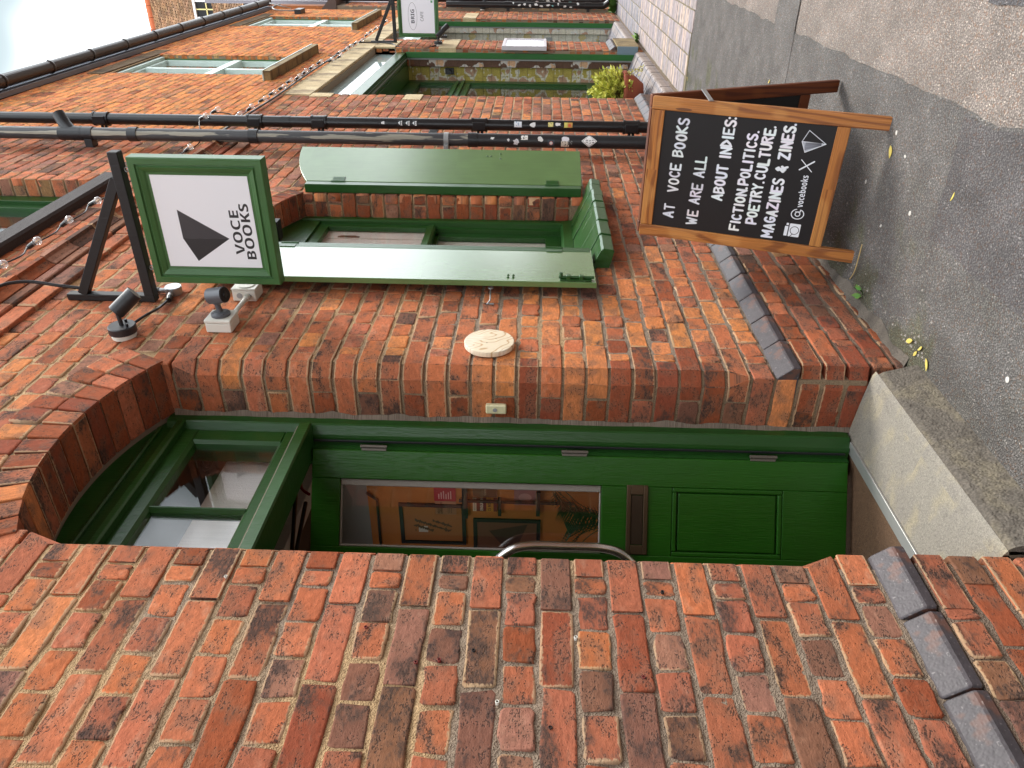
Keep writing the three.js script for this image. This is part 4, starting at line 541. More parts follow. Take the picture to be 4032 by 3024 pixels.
// peeling painted brick sides and green shop fronts in the two recesses
function peel(base, under, seed) { return std({ map: tex(N5, N5, (i, j, o) => { const bi = (j % 64) < 3 || ((i + ((j >> 6) & 1) * 64) % 128) < 3; const n = fbm(i / 90, j / 70, 4, seed), m = fbm(i / 30, j / 30, 3, seed + 5), g = vn(i / 3, j / 3, seed + 8); o[0] = base[0]; o[1] = base[1]; o[2] = base[2]; mixc(o, [base[0] * 0.72, base[1] * 0.7, base[2] * 0.66], m * 0.5); if (n > 0.545) { mixc(o, [204, 203, 198], sst(0.545, 0.57, n) * 0.85); if (n + (m - 0.5) * 0.3 > 0.62) mixc(o, under, sst(0.62, 0.66, n + (m - 0.5) * 0.3 + (g - 0.5) * 0.05) * 0.8); } if (bi) mixc(o, [96, 84, 60], 0.45); const q = 0.9 + 0.2 * g; o[0] *= q; o[1] *= q; o[2] *= q; }), bumpMap: grey(N5, N5, (i, j) => (((j % 64) < 4 || ((i + ((j >> 6) & 1) * 64) % 128) < 4) ? 0.1 : 0.6) + 0.3 * fbm(i / 20, j / 20, 3, seed + 3)), bumpScale: 0.008, roughness: 0.9 }); }
function recess([a, b], sideMat, bandMat, n) {
  const zi = -0.235, zw = -0.43;
  const sc = g => { const h = boxUV(g, 1.0); return h; };
  mesh('recess_side', [sc(bx(b + 0.06, b + 0.2, 0.05, 3.74, zw - 0.1, zi))], sideMat, cafe); mesh('recess_side', [sc(bx(a - 0.2, a - 0.06, 0.05, 3.74, zw - 0.1, zi))], sideMat, cafe);
  if (bandMat) mesh('recess_band', [sc(bx(b - 0.006, b + 0.06, 0.05, 3.2, zi - 0.002, -0.150))], bandMat, cafe);
  // folding frame post with its track
  mesh('frame_post', bx(b - 0.035, b + 0.01, 0.17, 3.31, -0.126, -0.052), M.greenBright, cafe); mesh('frame_post', bx(a - 0.01, a + 0.035, 0.17, 3.31, -0.126, -0.052), M.greenBright, cafe); mesh('track', [bx(b - 0.02, b + 0.01, 0.165, 3.31, -0.148, -0.128)], M.greyPlastic, cafe);
  mesh('frame_head', [bx(a, b, 3.315, 3.43, -0.20, -0.06), bx(a, b, 3.30, 3.315, -0.19, -0.16), bx(a, b, 3.302, 3.315, -0.13, -0.10)], M.green, cafe); mesh('head_track', [bx(a, b, 3.306, 3.314, -0.155, -0.135), bx(a, b, 3.43, 3.445, -0.10, -0.062)], M.greyPlastic, cafe);
  mesh('fascia_glass', bx(a, a + 0.85, 3.446, 3.742, -0.098, -0.092, 0.001), M.fascia, cafe); mesh('fascia_glass', bx(a + 0.855, b, 3.446, 3.742, -0.098, -0.092, 0.001), M.fascia, cafe);
  mesh('soffit', [bx(a - 0.06, b + 0.06, 3.30, 3.34, zw - 0.05, -0.20)], M.green, cafe);
  const f = mesh('shop_window', [bx(b - 0.10, b + 0.06, 0.44, 3.3, zw - 0.06, zw), bx(b - 0.17, b - 0.10, 0.75, 3.2, zw - 0.06, zw - 0.02), bx(a - 0.06, a + 0.10, 0.44, 3.3, zw - 0.06, zw), bx(a, b, 3.12, 3.3, zw - 0.06, zw - 0.004), bx(a, b, 2.42, 2.66, zw - 0.06, zw - 0.008), bx(a, b, 2.50, 2.54, zw - 0.06, zw + 0.02), bx(a, b, 2.58, 2.62, zw - 0.06, zw + 0.015), bx(a, b, 0.44, 0.80, zw - 0.06, zw - 0.006), bx((a + b) / 2 - 0.05, (a + b) / 2 + 0.05, 0.8, 3.2, zw - 0.06, zw - 0.002)], M.green, cafe);
  mesh('pane', bx(a + 0.09, b - 0.09, 0.79, 2.43, zw - 0.042, zw - 0.038, 0.0005), M.glass, f); mesh('pane', bx(a + 0.09, b - 0.09, 2.65, 3.13, zw - 0.042, zw - 0.038, 0.0005), M.glass, f);
  mesh('window_board', [bx(a - 0.02, b + 0.02, 0.395, 0.445, zw - 0.06, zw + 0.09, 0.006)], std({ color: srgb(96, 140, 104), roughness: 0.4 }), f);
  // brick-on-edge sill with bull nosed ends
  const sill = new THREE.Group(); sill.name = 'brick_sill'; cafe.add(sill); const r = rng(88 + n); let k = 0; const rest = new G();
  for (let x = a; x < b - 0.04; x += 0.074, k++) { const dy = (r() - 0.5) * 0.008; emitPrism(rest, { o: V(x, dy, (r() - 0.5) * 0.008), A: Z, B: Y, C: X, p0: [[-0.5, 0.0], [-0.02, 0.0], [-0.01, 0.02], [-0.008, 0.125], [-0.014, 0.145], [-0.03, 0.158], [-0.34, 0.27], [-0.5, 0.27]], len: 0.064, seed: 9000 + k * 13 + n, plain: true, bevel: 0.006 }); }
  stuff(mesh('sill_bricks', rest.build(), M.paver, sill)); mesh('mortar', [railX([[-0.5, 0], [-0.022, 0], [-0.022, 0.13], [-0.34, 0.256], [-0.5, 0.256]], a, b)], M.mortarPlain, sill);
}
M.fascia = phy({ color: srgb(160, 178, 176), roughness: 0.05, ior: 1.6, map: canvasTex(512, 64, (x, w, h) => { x.fillStyle = '#ffffff'; x.fillRect(0, 0, w, h); }) });
M.paver = phy({ map: tex(256, 256, (i, j, o) => { const n = fbm(i / 40, j / 40, 3, 110), g = vn(i / 2.2, j / 2.2, 112), q = 0.85 + 0.3 * g; o[0] = 116; o[1] = 112; o[2] = 118; mixc(o, [150, 136, 128], sst(0.4, 0.7, n)); o[0] *= q; o[1] *= q; o[2] *= q; }), roughness: 0.62, vertexColors: true, bumpMap: M.blueBrick.bumpMap, bumpScale: 0.003 });
recess(R1, peel([178, 164, 84], [158, 118, 92], 120), peel([96, 70, 56], [196, 150, 110], 140), 0);
recess(R2, peel([226, 222, 210], [196, 176, 120], 160), peel([222, 216, 200], [176, 130, 104], 180), 1);
mesh('socket_box', [bx(15.10, 15.12, 1.24, 1.36, -0.40, -0.30)], M.greyPlastic, cafe);
mesh('sensor_light', [cyl(V(11.37, 2.72, -0.30), V(11.28, 2.72, -0.30), 0.03), bx(11.36, 11.4, 2.66, 2.78, -0.34, -0.26)], M.darkPlastic, cafe);
// pier and house beyond the far drainpipes
{
  const t = thing('brick_building', 'further brick house past the far pair of stickered pipes', 'building', [0, 0, 0]); const list = []; const rr = rng(808); let sd = 20000;
  for (let r = 0; r < 58; r++) { const y0 = r * CP + 0.006; let x = 16.62; while (x < 22) { const L = (r % 2 ? 0.222 : 0.106); sd++; list.push({ o: V(x + L / 2, y0 + 0.04, 0.05), U: X, Vv: Y, N: Z, w: L, h: CP - 0.012, seed: sd * 13, cls: pick(rr, [1.4, 0.6, 1.4, 0.6, 0.3, 0.8, 0.1, 0.8]), depth: 0.03 }); x += L + 0.009; } }
  mesh('wall_core', bx(16.62, 22, 0, 5.5, -3, 0.04), M.core, t); layBricks(t, list, M.brick, 0); mesh('roof', poly([[-3.2, 5.5], [0.3, 5.5], [-1.5, 7.2]].map(([z, y]) => [-z, y]), 5.4).rotateY(Math.PI / 2).translate(16.6, 0, 0), std({ color: srgb(96, 80, 74), roughness: 0.9 }), t);
  mesh('stone_block', bx(16.6, 17.2, 1.3, 1.5, 0, 0.07), M.stone, t); mesh('cladding', [0, 1, 2, 3, 4, 5].map(i => bx(17.3 + i * 0.3, 17.58 + i * 0.3, 4.6, 8.4, 0.0, 0.06)), std({ color: srgb(140, 134, 140), roughness: 0.6 }), t);
}
{ // tall tiled roof far behind
  const t = thing('tiled_building', 'far house with a tall brown tiled roof, orange ridge tiles and a small white rooflight', 'building', [0, 0, 0]);
  const tl = new G(), r = rng(61), rx = 26, ry = 13.66, ex = 20.6, ey = 8.75, len = Math.hypot(rx - ex, ry - ey), U = V(0, 0, 1), Sl = V(ex - rx, ey - ry, 0).normalize(), Nn = V(-(ry - ey), rx - ex, 0).normalize(); if (Nn.y < 0) Nn.negate();
  const rowH = 0.105, nR = Math.floor(len / rowH), w = 0.165; for (let j = 0; j < nR; j++) for (let z = -9 + (j % 2) * w / 2; z < -0.3; z += w) { const k = 0.45 + r() * 0.6, c = [k * lin(168), k * lin(130) * (0.95 + r() * 0.1), k * lin(96)], lift = r() * 0.012; const P = (a, b, n) => V(rx, ry, z).addScaledVector(U, a).addScaledVector(Sl, j * rowH + b).addScaledVector(Nn, n); const ids = [tl.v(P(0, 0, 0), Nn, 0, 0, c), tl.v(P(w - 0.012, 0, 0), Nn, 1, 0, c), tl.v(P(w - 0.012, rowH + 0.01, 0.018 + lift), Nn, 1, 1, c), tl.v(P(0, rowH + 0.01, 0.018 + lift), Nn, 0, 1, c), tl.v(P(w - 0.012, rowH + 0.01, 0), Sl, 0, 0, c), tl.v(P(0, rowH + 0.01, 0), Sl, 0, 0, c)]; tl.quad(ids[0], ids[1], ids[2], ids[3]); const c2 = tl.v(P(0, rowH + 0.01, 0.018 + lift), Sl, 0, 0, c), c3 = tl.v(P(w - 0.012, rowH + 0.01, 0.018 + lift), Sl, 0, 0, c); tl.quad(c2, c3, ids[4], ids[5]); }
  const roof = new THREE.Group(); roof.name = 'roof'; t.add(roof);
  stuff(mesh('tiles', tl.build(), std({ vertexColors: true, roughness: 0.9 }), roof)); mesh('roof_deck', poly([[-rx, ry - 0.03], [-ex, ey - 0.03], [-31, ey - 0.03]], 8.6).rotateY(0).translate(0, 0, -9).scale(-1, 1, 1), std({ color: srgb(80, 66, 56), roughness: 1, side: THREE.DoubleSide }), roof);
  for (let z = -9; z < -0.6; z += 0.34) mesh('ridge_tile', new THREE.CylinderGeometry(0.14, 0.13, 0.33, 10, 1).rotateX(Math.PI / 2).translate(rx, ry - 0.02, z + 0.17), std({ color: srgb(178, 96, 60), roughness: 0.9 }), roof);
  mesh('wall', bx(ex + 0.3, 31, 0, ey, -9, -0.35), std({ color: srgb(176, 112, 68), map: M.stone.map, roughness: 0.95 }), t);
  const d = mesh('rooflight', [bx(22.1, 23.3, 9.98, 10.62, -0.80, -0.755), bx(22.1, 23.3, 9.98, 10.62, -0.395, -0.35), bx(22.08, 23.3, 10.60, 10.66, -0.81, -0.34), bx(22.1, 22.14, 9.98, 10.06, -0.8, -0.35)], M.white, t); mesh('pane', bx(22.14, 22.17, 10.05, 10.6, -0.76, -0.39), M.matBlack, d); mesh('glazing_bar', [bx(22.11, 22.14, 10.05, 10.6, -0.59, -0.56), bx(22.11, 22.14, 10.3, 10.33, -0.755, -0.395)], std({ color: srgb(220, 206, 140), roughness: 0.6 }), d);
}
// houses across the street, behind the photographer: they darken the lower sky and stand in the glass
{
  const wallM = std({ color: srgb(142, 104, 86), roughness: 0.95, map: M.stone.map });
  [[-14, -5, 7.4], [-4.8, 6, 7.0], [6.2, 12, 7.4], [12.2, 34, 4.4]].forEach(([a, b, h], i) => {
    const t = thing('terraced_house', ['brick terraced house across the street, leftmost', 'brick terraced house straight across the street from the green door', 'tallest brick terraced house across the street', 'long low brick terrace across the street facing the cafe'][i], 'house', [0, 0, 9.2]); mesh('wall', bx(a, b, 0, h, 0, 5), wallM, t); mesh('roof', poly([[-0.25, h], [5.25, h], [2.5, h + 0.7]].map(([z, y]) => [-z, y]), b - a).rotateY(Math.PI / 2).translate(a, 0, 0), std({ color: srgb(70, 64, 66), roughness: 0.9 }), t);
    for (let x = a + 1; x < b - 1; x += 2.4) for (const y of i === 3 ? [0.8, 2.7] : [1, 4.4]) { const w = mesh('window', [bx(x, x + 1, y, y + 0.08, -0.05, 0.1), bx(x, x + 1, y + 1.4, y + 1.5, -0.04, 0.1), bx(x, x + 0.08, y, y + 1.5, -0.04, 0.1), bx(x + 0.92, x + 1, y, y + 1.5, -0.04, 0.1)], M.white, t); mesh('pane', bx(x + 0.08, x + 0.92, y + 0.08, y + 1.4, -0.03, -0.01), M.matBlack, w); }
  });
}

// ---------------------------------------------------------------- street
{
  const N = 1024, cells = (i, j, s, d) => { // rounded stones: nearest jittered point, periodic
    const P = N / d; let best = 9, id = 0; const xi = Math.floor(i / d), yi = Math.floor(j / d), fx = i / d, fy = j / d;
    for (let a = -1; a <= 1; a++) for (let b = -1; b <= 1; b++) { const X0 = xi + a, Y0 = yi + b, k = ((((X0 % P) + P) % P) * 131 + (((Y0 % P) + P) % P) * 7177 + s * 7919) & 65535; const dx = X0 + HT[k] - fx, dy = Y0 + HT[(k + 911) & 65535] - fy, q = dx * dx + dy * dy; if (q < best) { best = q; id = k; } } return [Math.sqrt(best), HT[(id + 3333) & 65535], HT[(id + 5551) & 65535]]; };
  const P = N / 8, col = new Float32Array(N * N * 3), hh = new Float32Array(N * N);
  for (let j = 0; j < N; j++) for (let i = 0; i < N; i++) { const [d, a, b] = cells(i, j, 1, 8), [d2, a2] = cells(i, j, 4, 4), o = (j * N + i) * 3, m = sst(0.62, 0.36, d) * (a > 0.30 ? 1 : 0.35), f = sst(0.6, 0.3, d2) * 0.5; const g = lerp(0.60, 0.92 + 0.30 * (b - 0.5), Math.max(m * 0.85, f)); let r0 = 1, g0 = 0.99, b0 = 0.98; if (b > 0.985 && m > 0.4) { r0 = 1.25; g0 = 1.23; b0 = 1.2; } else if (b < 0.12) { r0 = 1.12; g0 = 1.0; b0 = 0.92; } col[o] = g * r0; col[o + 1] = g * g0; col[o + 2] = g * b0; hh[j * N + i] = m * (0.6 + 0.4 * a) + f * 0.35 * a2 + 0.1 * vn(i / 30, j / 30, 201, N / 30); }
  const tarMap = (c, moss) => tex(N, N, (i, j, o) => { const k = (j * N + i) * 3, n = 0.86 + 0.28 * fbm(i / 128, j / 128, 4, 205, 8); o[0] = c[0] * col[k] * n; o[1] = c[1] * col[k + 1] * n; o[2] = c[2] * col[k + 2] * n; }, { repeat: [1.2, 1.2] });
  const bump = grey(N, N, (i, j) => clamp(hh[j * N + i]), { repeat: [1.2, 1.2] });
  M.tarGrey = std({ map: tarMap([130, 127, 124]), bumpMap: bump, bumpScale: 0.005, roughness: 1, vertexColors: true }); M.tarPink = std({ map: tarMap([176, 165, 156]), bumpMap: bump, bumpScale: 0.0065, roughness: 0.92, vertexColors: true });
}
// a sheet of tarmac between two ragged edges; colour varies with stain and moss only
function sheet(x0, x1, z0, z1, y, step, edge, tint = () => [1, 1, 1]) {
  const g = new G(), nx = Math.max(1, Math.round((x1 - x0) / step)), nz = Math.max(1, Math.round((z1 - z0) / step)), ids = [];
  for (let j = 0; j <= nz; j++) for (let i = 0; i <= nx; i++) { let x = x0 + (x1 - x0) * i / nx, z = z0 + (z1 - z0) * j / nz; const c = tint(x, z); if (j === nz && edge & 1) z += (fbm(x * 5, 3.3, 3, 210) - 0.5) * 0.05; if (j === 0 && edge & 2) z += (fbm(x * 5, 7.7, 3, 211) - 0.5) * 0.05; if (i === nx && edge & 4) x += (fbm(z * 5, 1.7, 3, 212) - 0.5) * 0.05; if (i === 0 && edge & 8) x += (fbm(z * 5, 9.1, 3, 213) - 0.5) * 0.05; ids.push(g.v(V(x, y, z), Y, x, z, c)); }
  for (let j = 0; j < nz; j++) for (let i = 0; i < nx; i++) { const a = j * (nx + 1) + i; g.quad(ids[a], ids[a + 1], ids[a + nx + 2], ids[a + nx + 1]); } return g.build();
}
{
  const far = new THREE.PlaneGeometry(500, 500).rotateX(-Math.PI / 2).translate(0, -0.012, 0); structure('ground', boxUV(far), std({ color: srgb(128, 118, 112), roughness: 0.95 }));
  structure('road', sheet(-6, 34, 0.93, 9.2, 0, 0.5, 0), M.tarPink);
  const moss = (x, z) => { // green film with its own grain along the foot of the wall and in the cracks
    const n = fbm(x * 9, z * 9, 4, 220), k = sst(0.50, 0.66, n + (0.42 - z) * 0.35 - 0.06) * (x > 2.5 && z < 0.5 ? 1 : 0.15), d = sst(0.5, 0.7, fbm(x * 4, z * 16, 3, 224) + (0.24 - z) * 0.6) * 0.5; return [lerp(1, 0.78, k) * (1 - d * 0.3), lerp(1, 0.82, k) * (1 - d * 0.34), lerp(1, 0.58, k) * (1 - d * 0.38)]; };
  structure('pavement', sheet(-4, 8.1, -0.6, 0.985, 0.004, 0.035, 1, moss), M.tarGrey);
  structure('pavement', sheet(5.27, 8.15, 0.96, 1.9, 0.002, 0.1, 9), M.tarPink); // lighter patch further along
  structure('pavement_patch', sheet(-4, 2.735, 0.535, 0.972, 0.0085, 0.05, 7, (x, z) => { const q = 0.80 + 0.15 * vn(x * 6, z * 6, 226); return [q * 0.96, q * 0.95, q]; }), M.tarGrey);
  structure('pavement_patch', sheet(4.83, 5.26, 0.66, 3.2, 0.0062, 0.06, 15, (x, z) => { const q = 1.02 + 0.1 * vn(x * 6, z * 6, 228); return [q, q, q]; }), M.tarGrey);
  structure('pavement_patch', sheet(-1, 2.82, 1.31, 3.0, 0.0045, 0.06, 15, () => [0.86, 0.88, 0.96]), M.tarGrey);
  // crumbly mortar fillet where wall meets pavement
  const fg = new G(); { const r = rng(300); let ids = null; for (let x = 2.62; x <= 6.3; x += 0.012) { const w = 0.012 + 0.06 * fbm(x * 9, 1, 4, 301), h = 0.004 + 0.04 * fbm(x * 14, 5, 4, 302), c = [0.20, 0.175, 0.15].map(v => v * (0.7 + 0.6 * vn(x * 22, 2, 303))); const cur = [fg.v(V(x, h, 0.036), V(0, 0.6, 0.8), x, 0, c), fg.v(V(x, h * 0.5, 0.045 + w * 0.45), V(0, 0.8, 0.6), x, 0.05, c), fg.v(V(x, 0.005, 0.045 + w), V(0, 0.9, 0.4), x, 0.1, c)]; if (ids) for (let k = 0; k < 2; k++) fg.quad(ids[k], cur[k], cur[k + 1], ids[k + 1]); ids = cur; } }
  structure('kerb_fillet', fg.build(), M.mortar);
  // paved strips beyond: pinkish brick pavers, then blue ones
  const bed = (x0, x1, z0, z1, c) => structure('paving_bed', boxUV(bx(x0, x1, -0.01, 0.009, z0, z1, 0.001)), std({ color: c, map: M.mortar.map, bumpMap: M.mortar.bumpMap, bumpScale: 0.004, roughness: 1 }));
  const pav = (name, x0, x1, zs, skew, colr, w, edgeF) => {
    const list = []; let sd = 30000 + Math.round(x0 * 10); const r = rng(sd);
    for (const [z0, z1] of zs) for (let x = edgeF ? edgeF(z0) : x0; x < x1; x += w) { sd++; const sk = (x - x0) * skew; list.push({ o: V(x + w / 2, 0.014 + (r() - 0.5) * 0.003, (z0 + z1) / 2 + sk), U: X, Vv: Z, N: Y, w: w - 0.012, h: z1 - z0 - 0.014, seed: sd * 13, cls: pick(r, colr), tint: name === 'paver' ? [1.62, 1.5, 1.36] : [1.1, 1.12, 1.15], depth: 0.02, at: V(x, 0, z0) }); }
    const b = bed(x0, x1, zs[0][0] - 0.02, zs[zs.length - 1][1] + 0.0, srgb(140, 130, 106)); layBricks(b, list, name === 'paver' ? M.paving : M.pavingBlue, 300, 'paver'); };
  M.paving = std({ map: M.paver.map, bumpMap: M.paver.bumpMap, bumpScale: 0.003, roughness: 0.85, vertexColors: true }); M.pavingBlue = M.paver;
  const rows = []; for (let k = 0; k < 5; k++) rows.push([0.0 + k * 0.2, 0.2 + k * 0.2]); pav('paver', 8.06, 12.3, rows, 0.0, [0, 0, 1, 0, 0, 3, 0, 0], 0.078, z => 8.16 - z * 0.24);
  const row2 = []; for (let k = 0; k < 6; k++) row2.push([-0.45 + k * 0.22, -0.23 + k * 0.22]); pav('blue_paver', 12.32, 17.5, row2, 0.0, [0, 0, 0, 0, 0, 1, 0, 0], 0.078, null);
  const row3 = [[-0.11, -0.02]]; pav('blue_row', 8.3, 12.3, row3, 0, [0, 0, 0, 0, 0, 1, 0, 0], 0.2, null);
}
// concrete doorstep
{
  const N = 1024; const map = tex(N, N, (i, j, o) => { const u = i / N, v = j / N; const n = fbm(i / 70, j / 120, 4, 230), g = vn(i / 2, j / 2, 233), m = fbm(i / 26, j / 26, 4, 235); o[0] = 132; o[1] = 126; o[2] = 115; mixc(o, [158, 146, 116], sst(0.5, 0.8, n) * 0.5); mixc(o, [124, 118, 110], sst(0.5, 0.8, fbm(i / 60, j / 160, 4, 238)) * 0.5); if (m > 0.74) mixc(o, [104, 98, 90], 0.3); const q = 0.86 + 0.28 * g; o[0] *= q; o[1] *= q; o[2] *= q; });
  const fmap = tex(N5, N5, (i, j, o) => { const n = fbm(i / 50, j / 24, 4, 240), g = fbm(i / 9, j / 9, 3, 243), q = 0.85 + 0.3 * vn(i / 2, j / 2, 245); o[0] = 98; o[1] = 91; o[2] = 82; mixc(o, [132, 122, 98], sst(0.42, 0.72, n * 0.8 + g * 0.2) * 0.5); mixc(o, [70, 64, 57], sst(0.5, 0.74, g) * 0.5); o[0] *= q; o[1] *= q; o[2] *= q; });
  const bump = grey(N5, N5, (i, j) => 0.5 * fbm(i / 20, j / 20, 4, 247) + 0.5 * vn(i / 2.2, j / 2.2, 249));
  const st = thing('doorstep', 'worn grey concrete doorstep with a mossy front under the green door', 'step', [2.1, 0, 0]);
  const prof = [[-0.27, 0.178], [-0.12, 0.165], [0.0, 0.151], [0.030, 0.147], [0.048, 0.138], [0.060, 0.122], [0.075, 0.07], [0.10, -0.02], [-0.27, -0.02]];
  const w0 = 1.598 - 2.1, w1 = 2.575 - 2.1; const g1 = railX(prof.filter(p => p[0] < 0.05).concat([[0.048, -0.02]]), w0, w1); mesh('tread', g1, std({ map, bumpMap: bump, bumpScale: 0.003, roughness: 0.9 }), st);
  mesh('riser', railX([[0.044, -0.02], [0.044, 0.137], [0.0495, 0.137], [0.061, 0.121], [0.076, 0.07], [0.103, -0.02]], w0 + 0.002, w1 - 0.025), std({ map: fmap, bumpMap: bump, bumpScale: 0.006, roughness: 0.95 }), st);
}
// ---------------------------------------------------------------- drainpipes with stickers
function sticker(pipe, cx, cz, r, y, ang, w, h, draw, shape) { // a patch of paper wrapped on a pipe
  const a = w / r; let g; if (draw.isMaterial && !draw.map) { const q = rng(Math.round(y * 977 + cx * 31)), P = [0, 0, 0], U = [0, 0], n = 11, I = [], at = (t, v) => [cx + Math.sin(ang + t) * (r + 0.0013), y + v, cz + Math.cos(ang + t) * (r + 0.0013)]; const v0 = at(0, 0); P[0] = v0[0]; P[1] = v0[1]; P[2] = v0[2]; for (let i = 0; i < n; i++) { const t = i / n * 6.2832, k = 0.55 + 0.55 * q(); P.push(...at(Math.cos(t) * a * 0.5 * k, Math.sin(t) * h * 0.55 * k)); U.push(0, 0); I.push(0, i + 1, (i + 1) % n + 1); } g = new THREE.BufferGeometry(); g.setAttribute('position', new THREE.Float32BufferAttribute(P, 3)); g.setAttribute('uv', new THREE.Float32BufferAttribute(U, 2)); g.setIndex(I); g.computeVertexNormals(); } else { g = new THREE.CylinderGeometry(r + 0.0012, r + 0.0012, h, 10, 1, true, ang - a / 2, a); g.translate(cx, y, cz); }
  const m = mesh('sticker', g, draw.isMaterial ? draw : std({ map: canvasTex(96, Math.round(96 * h / w), draw), roughness: 0.6, side: THREE.DoubleSide }), pipe); return m;
}
const flat = (r, g, b) => std({ color: srgb(r, g, b), roughness: 0.6, side: THREE.DoubleSide });
const paper = (base, ink, seed) => (x, w, h) => { x.fillStyle = base; x.fillRect(0, 0, w, h); const r = rng(seed); x.fillStyle = ink; for (let i = 0; i < 12; i++) x.fillRect(w * r(), h * r(), w * 0.3 * r(), h * 0.12 * r()); };
{
  const paintFlake = tex(256, 1024, (i, j, o) => { const n = fbm(i / 18, j / 60, 4, 260), u = i / 256, band = sst(0.10, 0.02, Math.abs(u - 0.815)) * 0.7; const k = sst(0.57, 0.61, n * 0.8 + band * 0.42); o[0] = lerp(60, 146, k); o[1] = lerp(60, 142, k); o[2] = lerp(62, 128, k); const q = 0.9 + 0.2 * vn(i / 3, j / 40, 264); o[0] *= q; o[1] *= q; o[2] *= q; }, {});
  const P1 = [5.87, 0.095], p = thing('drainpipe', 'nearer drainpipe, dark grey with flaking paint showing a pale stripe', 'drainpipe', [0, 0, 0]);
  const old = std({ map: paintFlake, roughness: 0.5, bumpMap: grey(256, 1024, (i, j) => sst(0.5, 0.56, fbm(i / 18, j / 60, 4, 260))), bumpScale: 0.001 });
  mesh('pipe', [cyl(V(P1[0], 1.93, P1[1]), V(P1[0], 6.5, P1[1]), 0.046, 0.046, 28, true)], old, p);
  mesh('pipe', cyl(V(P1[0], 0.0, P1[1]), V(P1[0], 1.95, P1[1]), 0.048, 0.048, 28, true), M.darkPlastic, p);
  for (const y of [1.95, 3.62, 4.55, 4.98]) mesh('collar', cyl(V(P1[0], y - 0.035, P1[1]), V(P1[0], y + 0.035, P1[1]), 0.053, 0.053, 24), M.darkPlastic, p);
  for (const y of [2.15]) mesh('clip', [cyl(V(P1[0], y - 0.018, P1[1]), V(P1[0], y + 0.018, P1[1]), 0.051, 0.051, 24), bx(P1[0] - 0.07, P1[0] + 0.07, y - 0.018, y + 0.018, 0, 0.07)], M.greyPlastic, p);
  mesh('branch', [tube([V(P1[0], 5.02, P1[1]), V(P1[0] + 0.03, 5.08, P1[1] + 0.05), V(P1[0] + 0.07, 5.14, P1[1] + 0.13)], 0.046, 12, 20), cyl(V(P1[0], 4.86, P1[1]), V(P1[0], 5.12, P1[1]), 0.052)], M.darkPlastic, p);
  for (const y of [4.9]) mesh('bracket', bx(P1[0] - 0.04, P1[0] + 0.04, y - 0.03, y + 0.03, 0, 0.06), M.darkPlastic, p);
  const P2 = [6.28, 0.115], q = thing('drainpipe', 'further drainpipe, glossy black with square socket clips', 'drainpipe', [0, 0, 0]);
  mesh('pipe', cyl(V(P2[0], 0.0, P2[1]), V(P2[0], 6.5, P2[1]), 0.043, 0.043, 28, true), M.blackPlastic, q);
  for (const y of [0.72, 1.93, 3.22, 3.74, 5.0]) { mesh('socket_clip', [cyl(V(P2[0], y - 0.065, P2[1]), V(P2[0], y + 0.065, P2[1]), 0.051, 0.051, 24), ...[-0.055, 0.055].map(d => cyl(V(P2[0], y + d - 0.007, P2[1]), V(P2[0], y + d + 0.007, P2[1]), 0.055, 0.055, 24)), bx(P2[0] - 0.06, P2[0] - 0.04, y - 0.05, y + 0.05, P2[1] - 0.03, P2[1] + 0.03), cyl(V(P2[0], y - 0.02, 0), V(P2[0], y - 0.02, P2[1]), 0.012), cyl(V(P2[0], y + 0.01, 0), V(P2[0], y + 0.01, P2[1]), 0.012)], M.blackPlastic, q); }
  mesh('pipe_joint', cyl(V(P2[0], 3.45, P2[1]), V(P2[0], 3.52, P2[1]), 0.0455, 0.0455, 24), M.blackPlastic, q);
  const fa = Math.atan2(-P1[0], 1.52 - P1[1]), fb = Math.atan2(-P2[0], 1.52 - P2[1]);
  // on the nearer pipe
  const s1 = (y, a, w, h, d) => sticker(p, P1[0], P1[1], 0.048, y, fa + a, w, h, d), s2 = (y, a, w, h, d) => sticker(q, P2[0], P2[1], 0.043, y, fb + a, w, h, d);
  s1(1.80, 0.3, 0.02, 0.03, flat(225, 225, 222)); s1(1.68, 0.1, 0.025, 0.02, flat(215, 215, 215)); s1(1.62, -0.2, 0.05, 0.05, flat(214, 214, 218)); s1(1.56, 0.5, 0.035, 0.05, paper('#e8e6e0', '#444', 3)); s1(1.44, 0.25, 0.045, 0.055, flat(220, 220, 216)); s1(1.36, -0.3, 0.05, 0.05, (x, w, h) => { x.fillStyle = '#39424a'; x.fillRect(0, 0, w, h); x.fillStyle = '#d8d2ce'; x.beginPath(); x.arc(w / 2, h / 2, w * .26, 0, 7); x.fill(); x.strokeStyle = '#b04040'; x.lineWidth = 5; x.stroke(); });
  s1(1.255, 0.35, 0.05, 0.055, flat(226, 222, 226)); s1(1.255, -0.45, 0.045, 0.06, paper('#d8cfc0', '#2a2a2a', 8)); s1(1.215, -0.2, 0.03, 0.04, paper('#333333', '#dddddd', 9));
  { // diamond sticker with lettering
    const c = canvasTex(192, 192, (x, w, h) => { x.fillStyle = '#1c1c1e'; x.fillRect(0, 0, w, h); x.translate(w / 2, h / 2); x.rotate(Math.PI / 4); x.fillStyle = '#f2f2f0'; x.fillRect(-w * .32, -w * .32, w * .64, w * .64); x.strokeStyle = '#1c1c1e'; x.lineWidth = 3; x.strokeRect(-w * .27, -w * .27, w * .54, w * .54); x.rotate(-Math.PI / 4); x.fillStyle = '#1c1c1e'; x.font = 'bold 34px sans-serif'; x.fillText('I D', -26, -14); x.fillText('L S', -30, 20); x.fillText('A T', -28, 54); });
    sticker(p, P1[0], P1[1], 0.048, 1.075, fa + 0.1, 0.105, 0.13, std({ map: c, roughness: 0.6, side: THREE.DoubleSide })); }
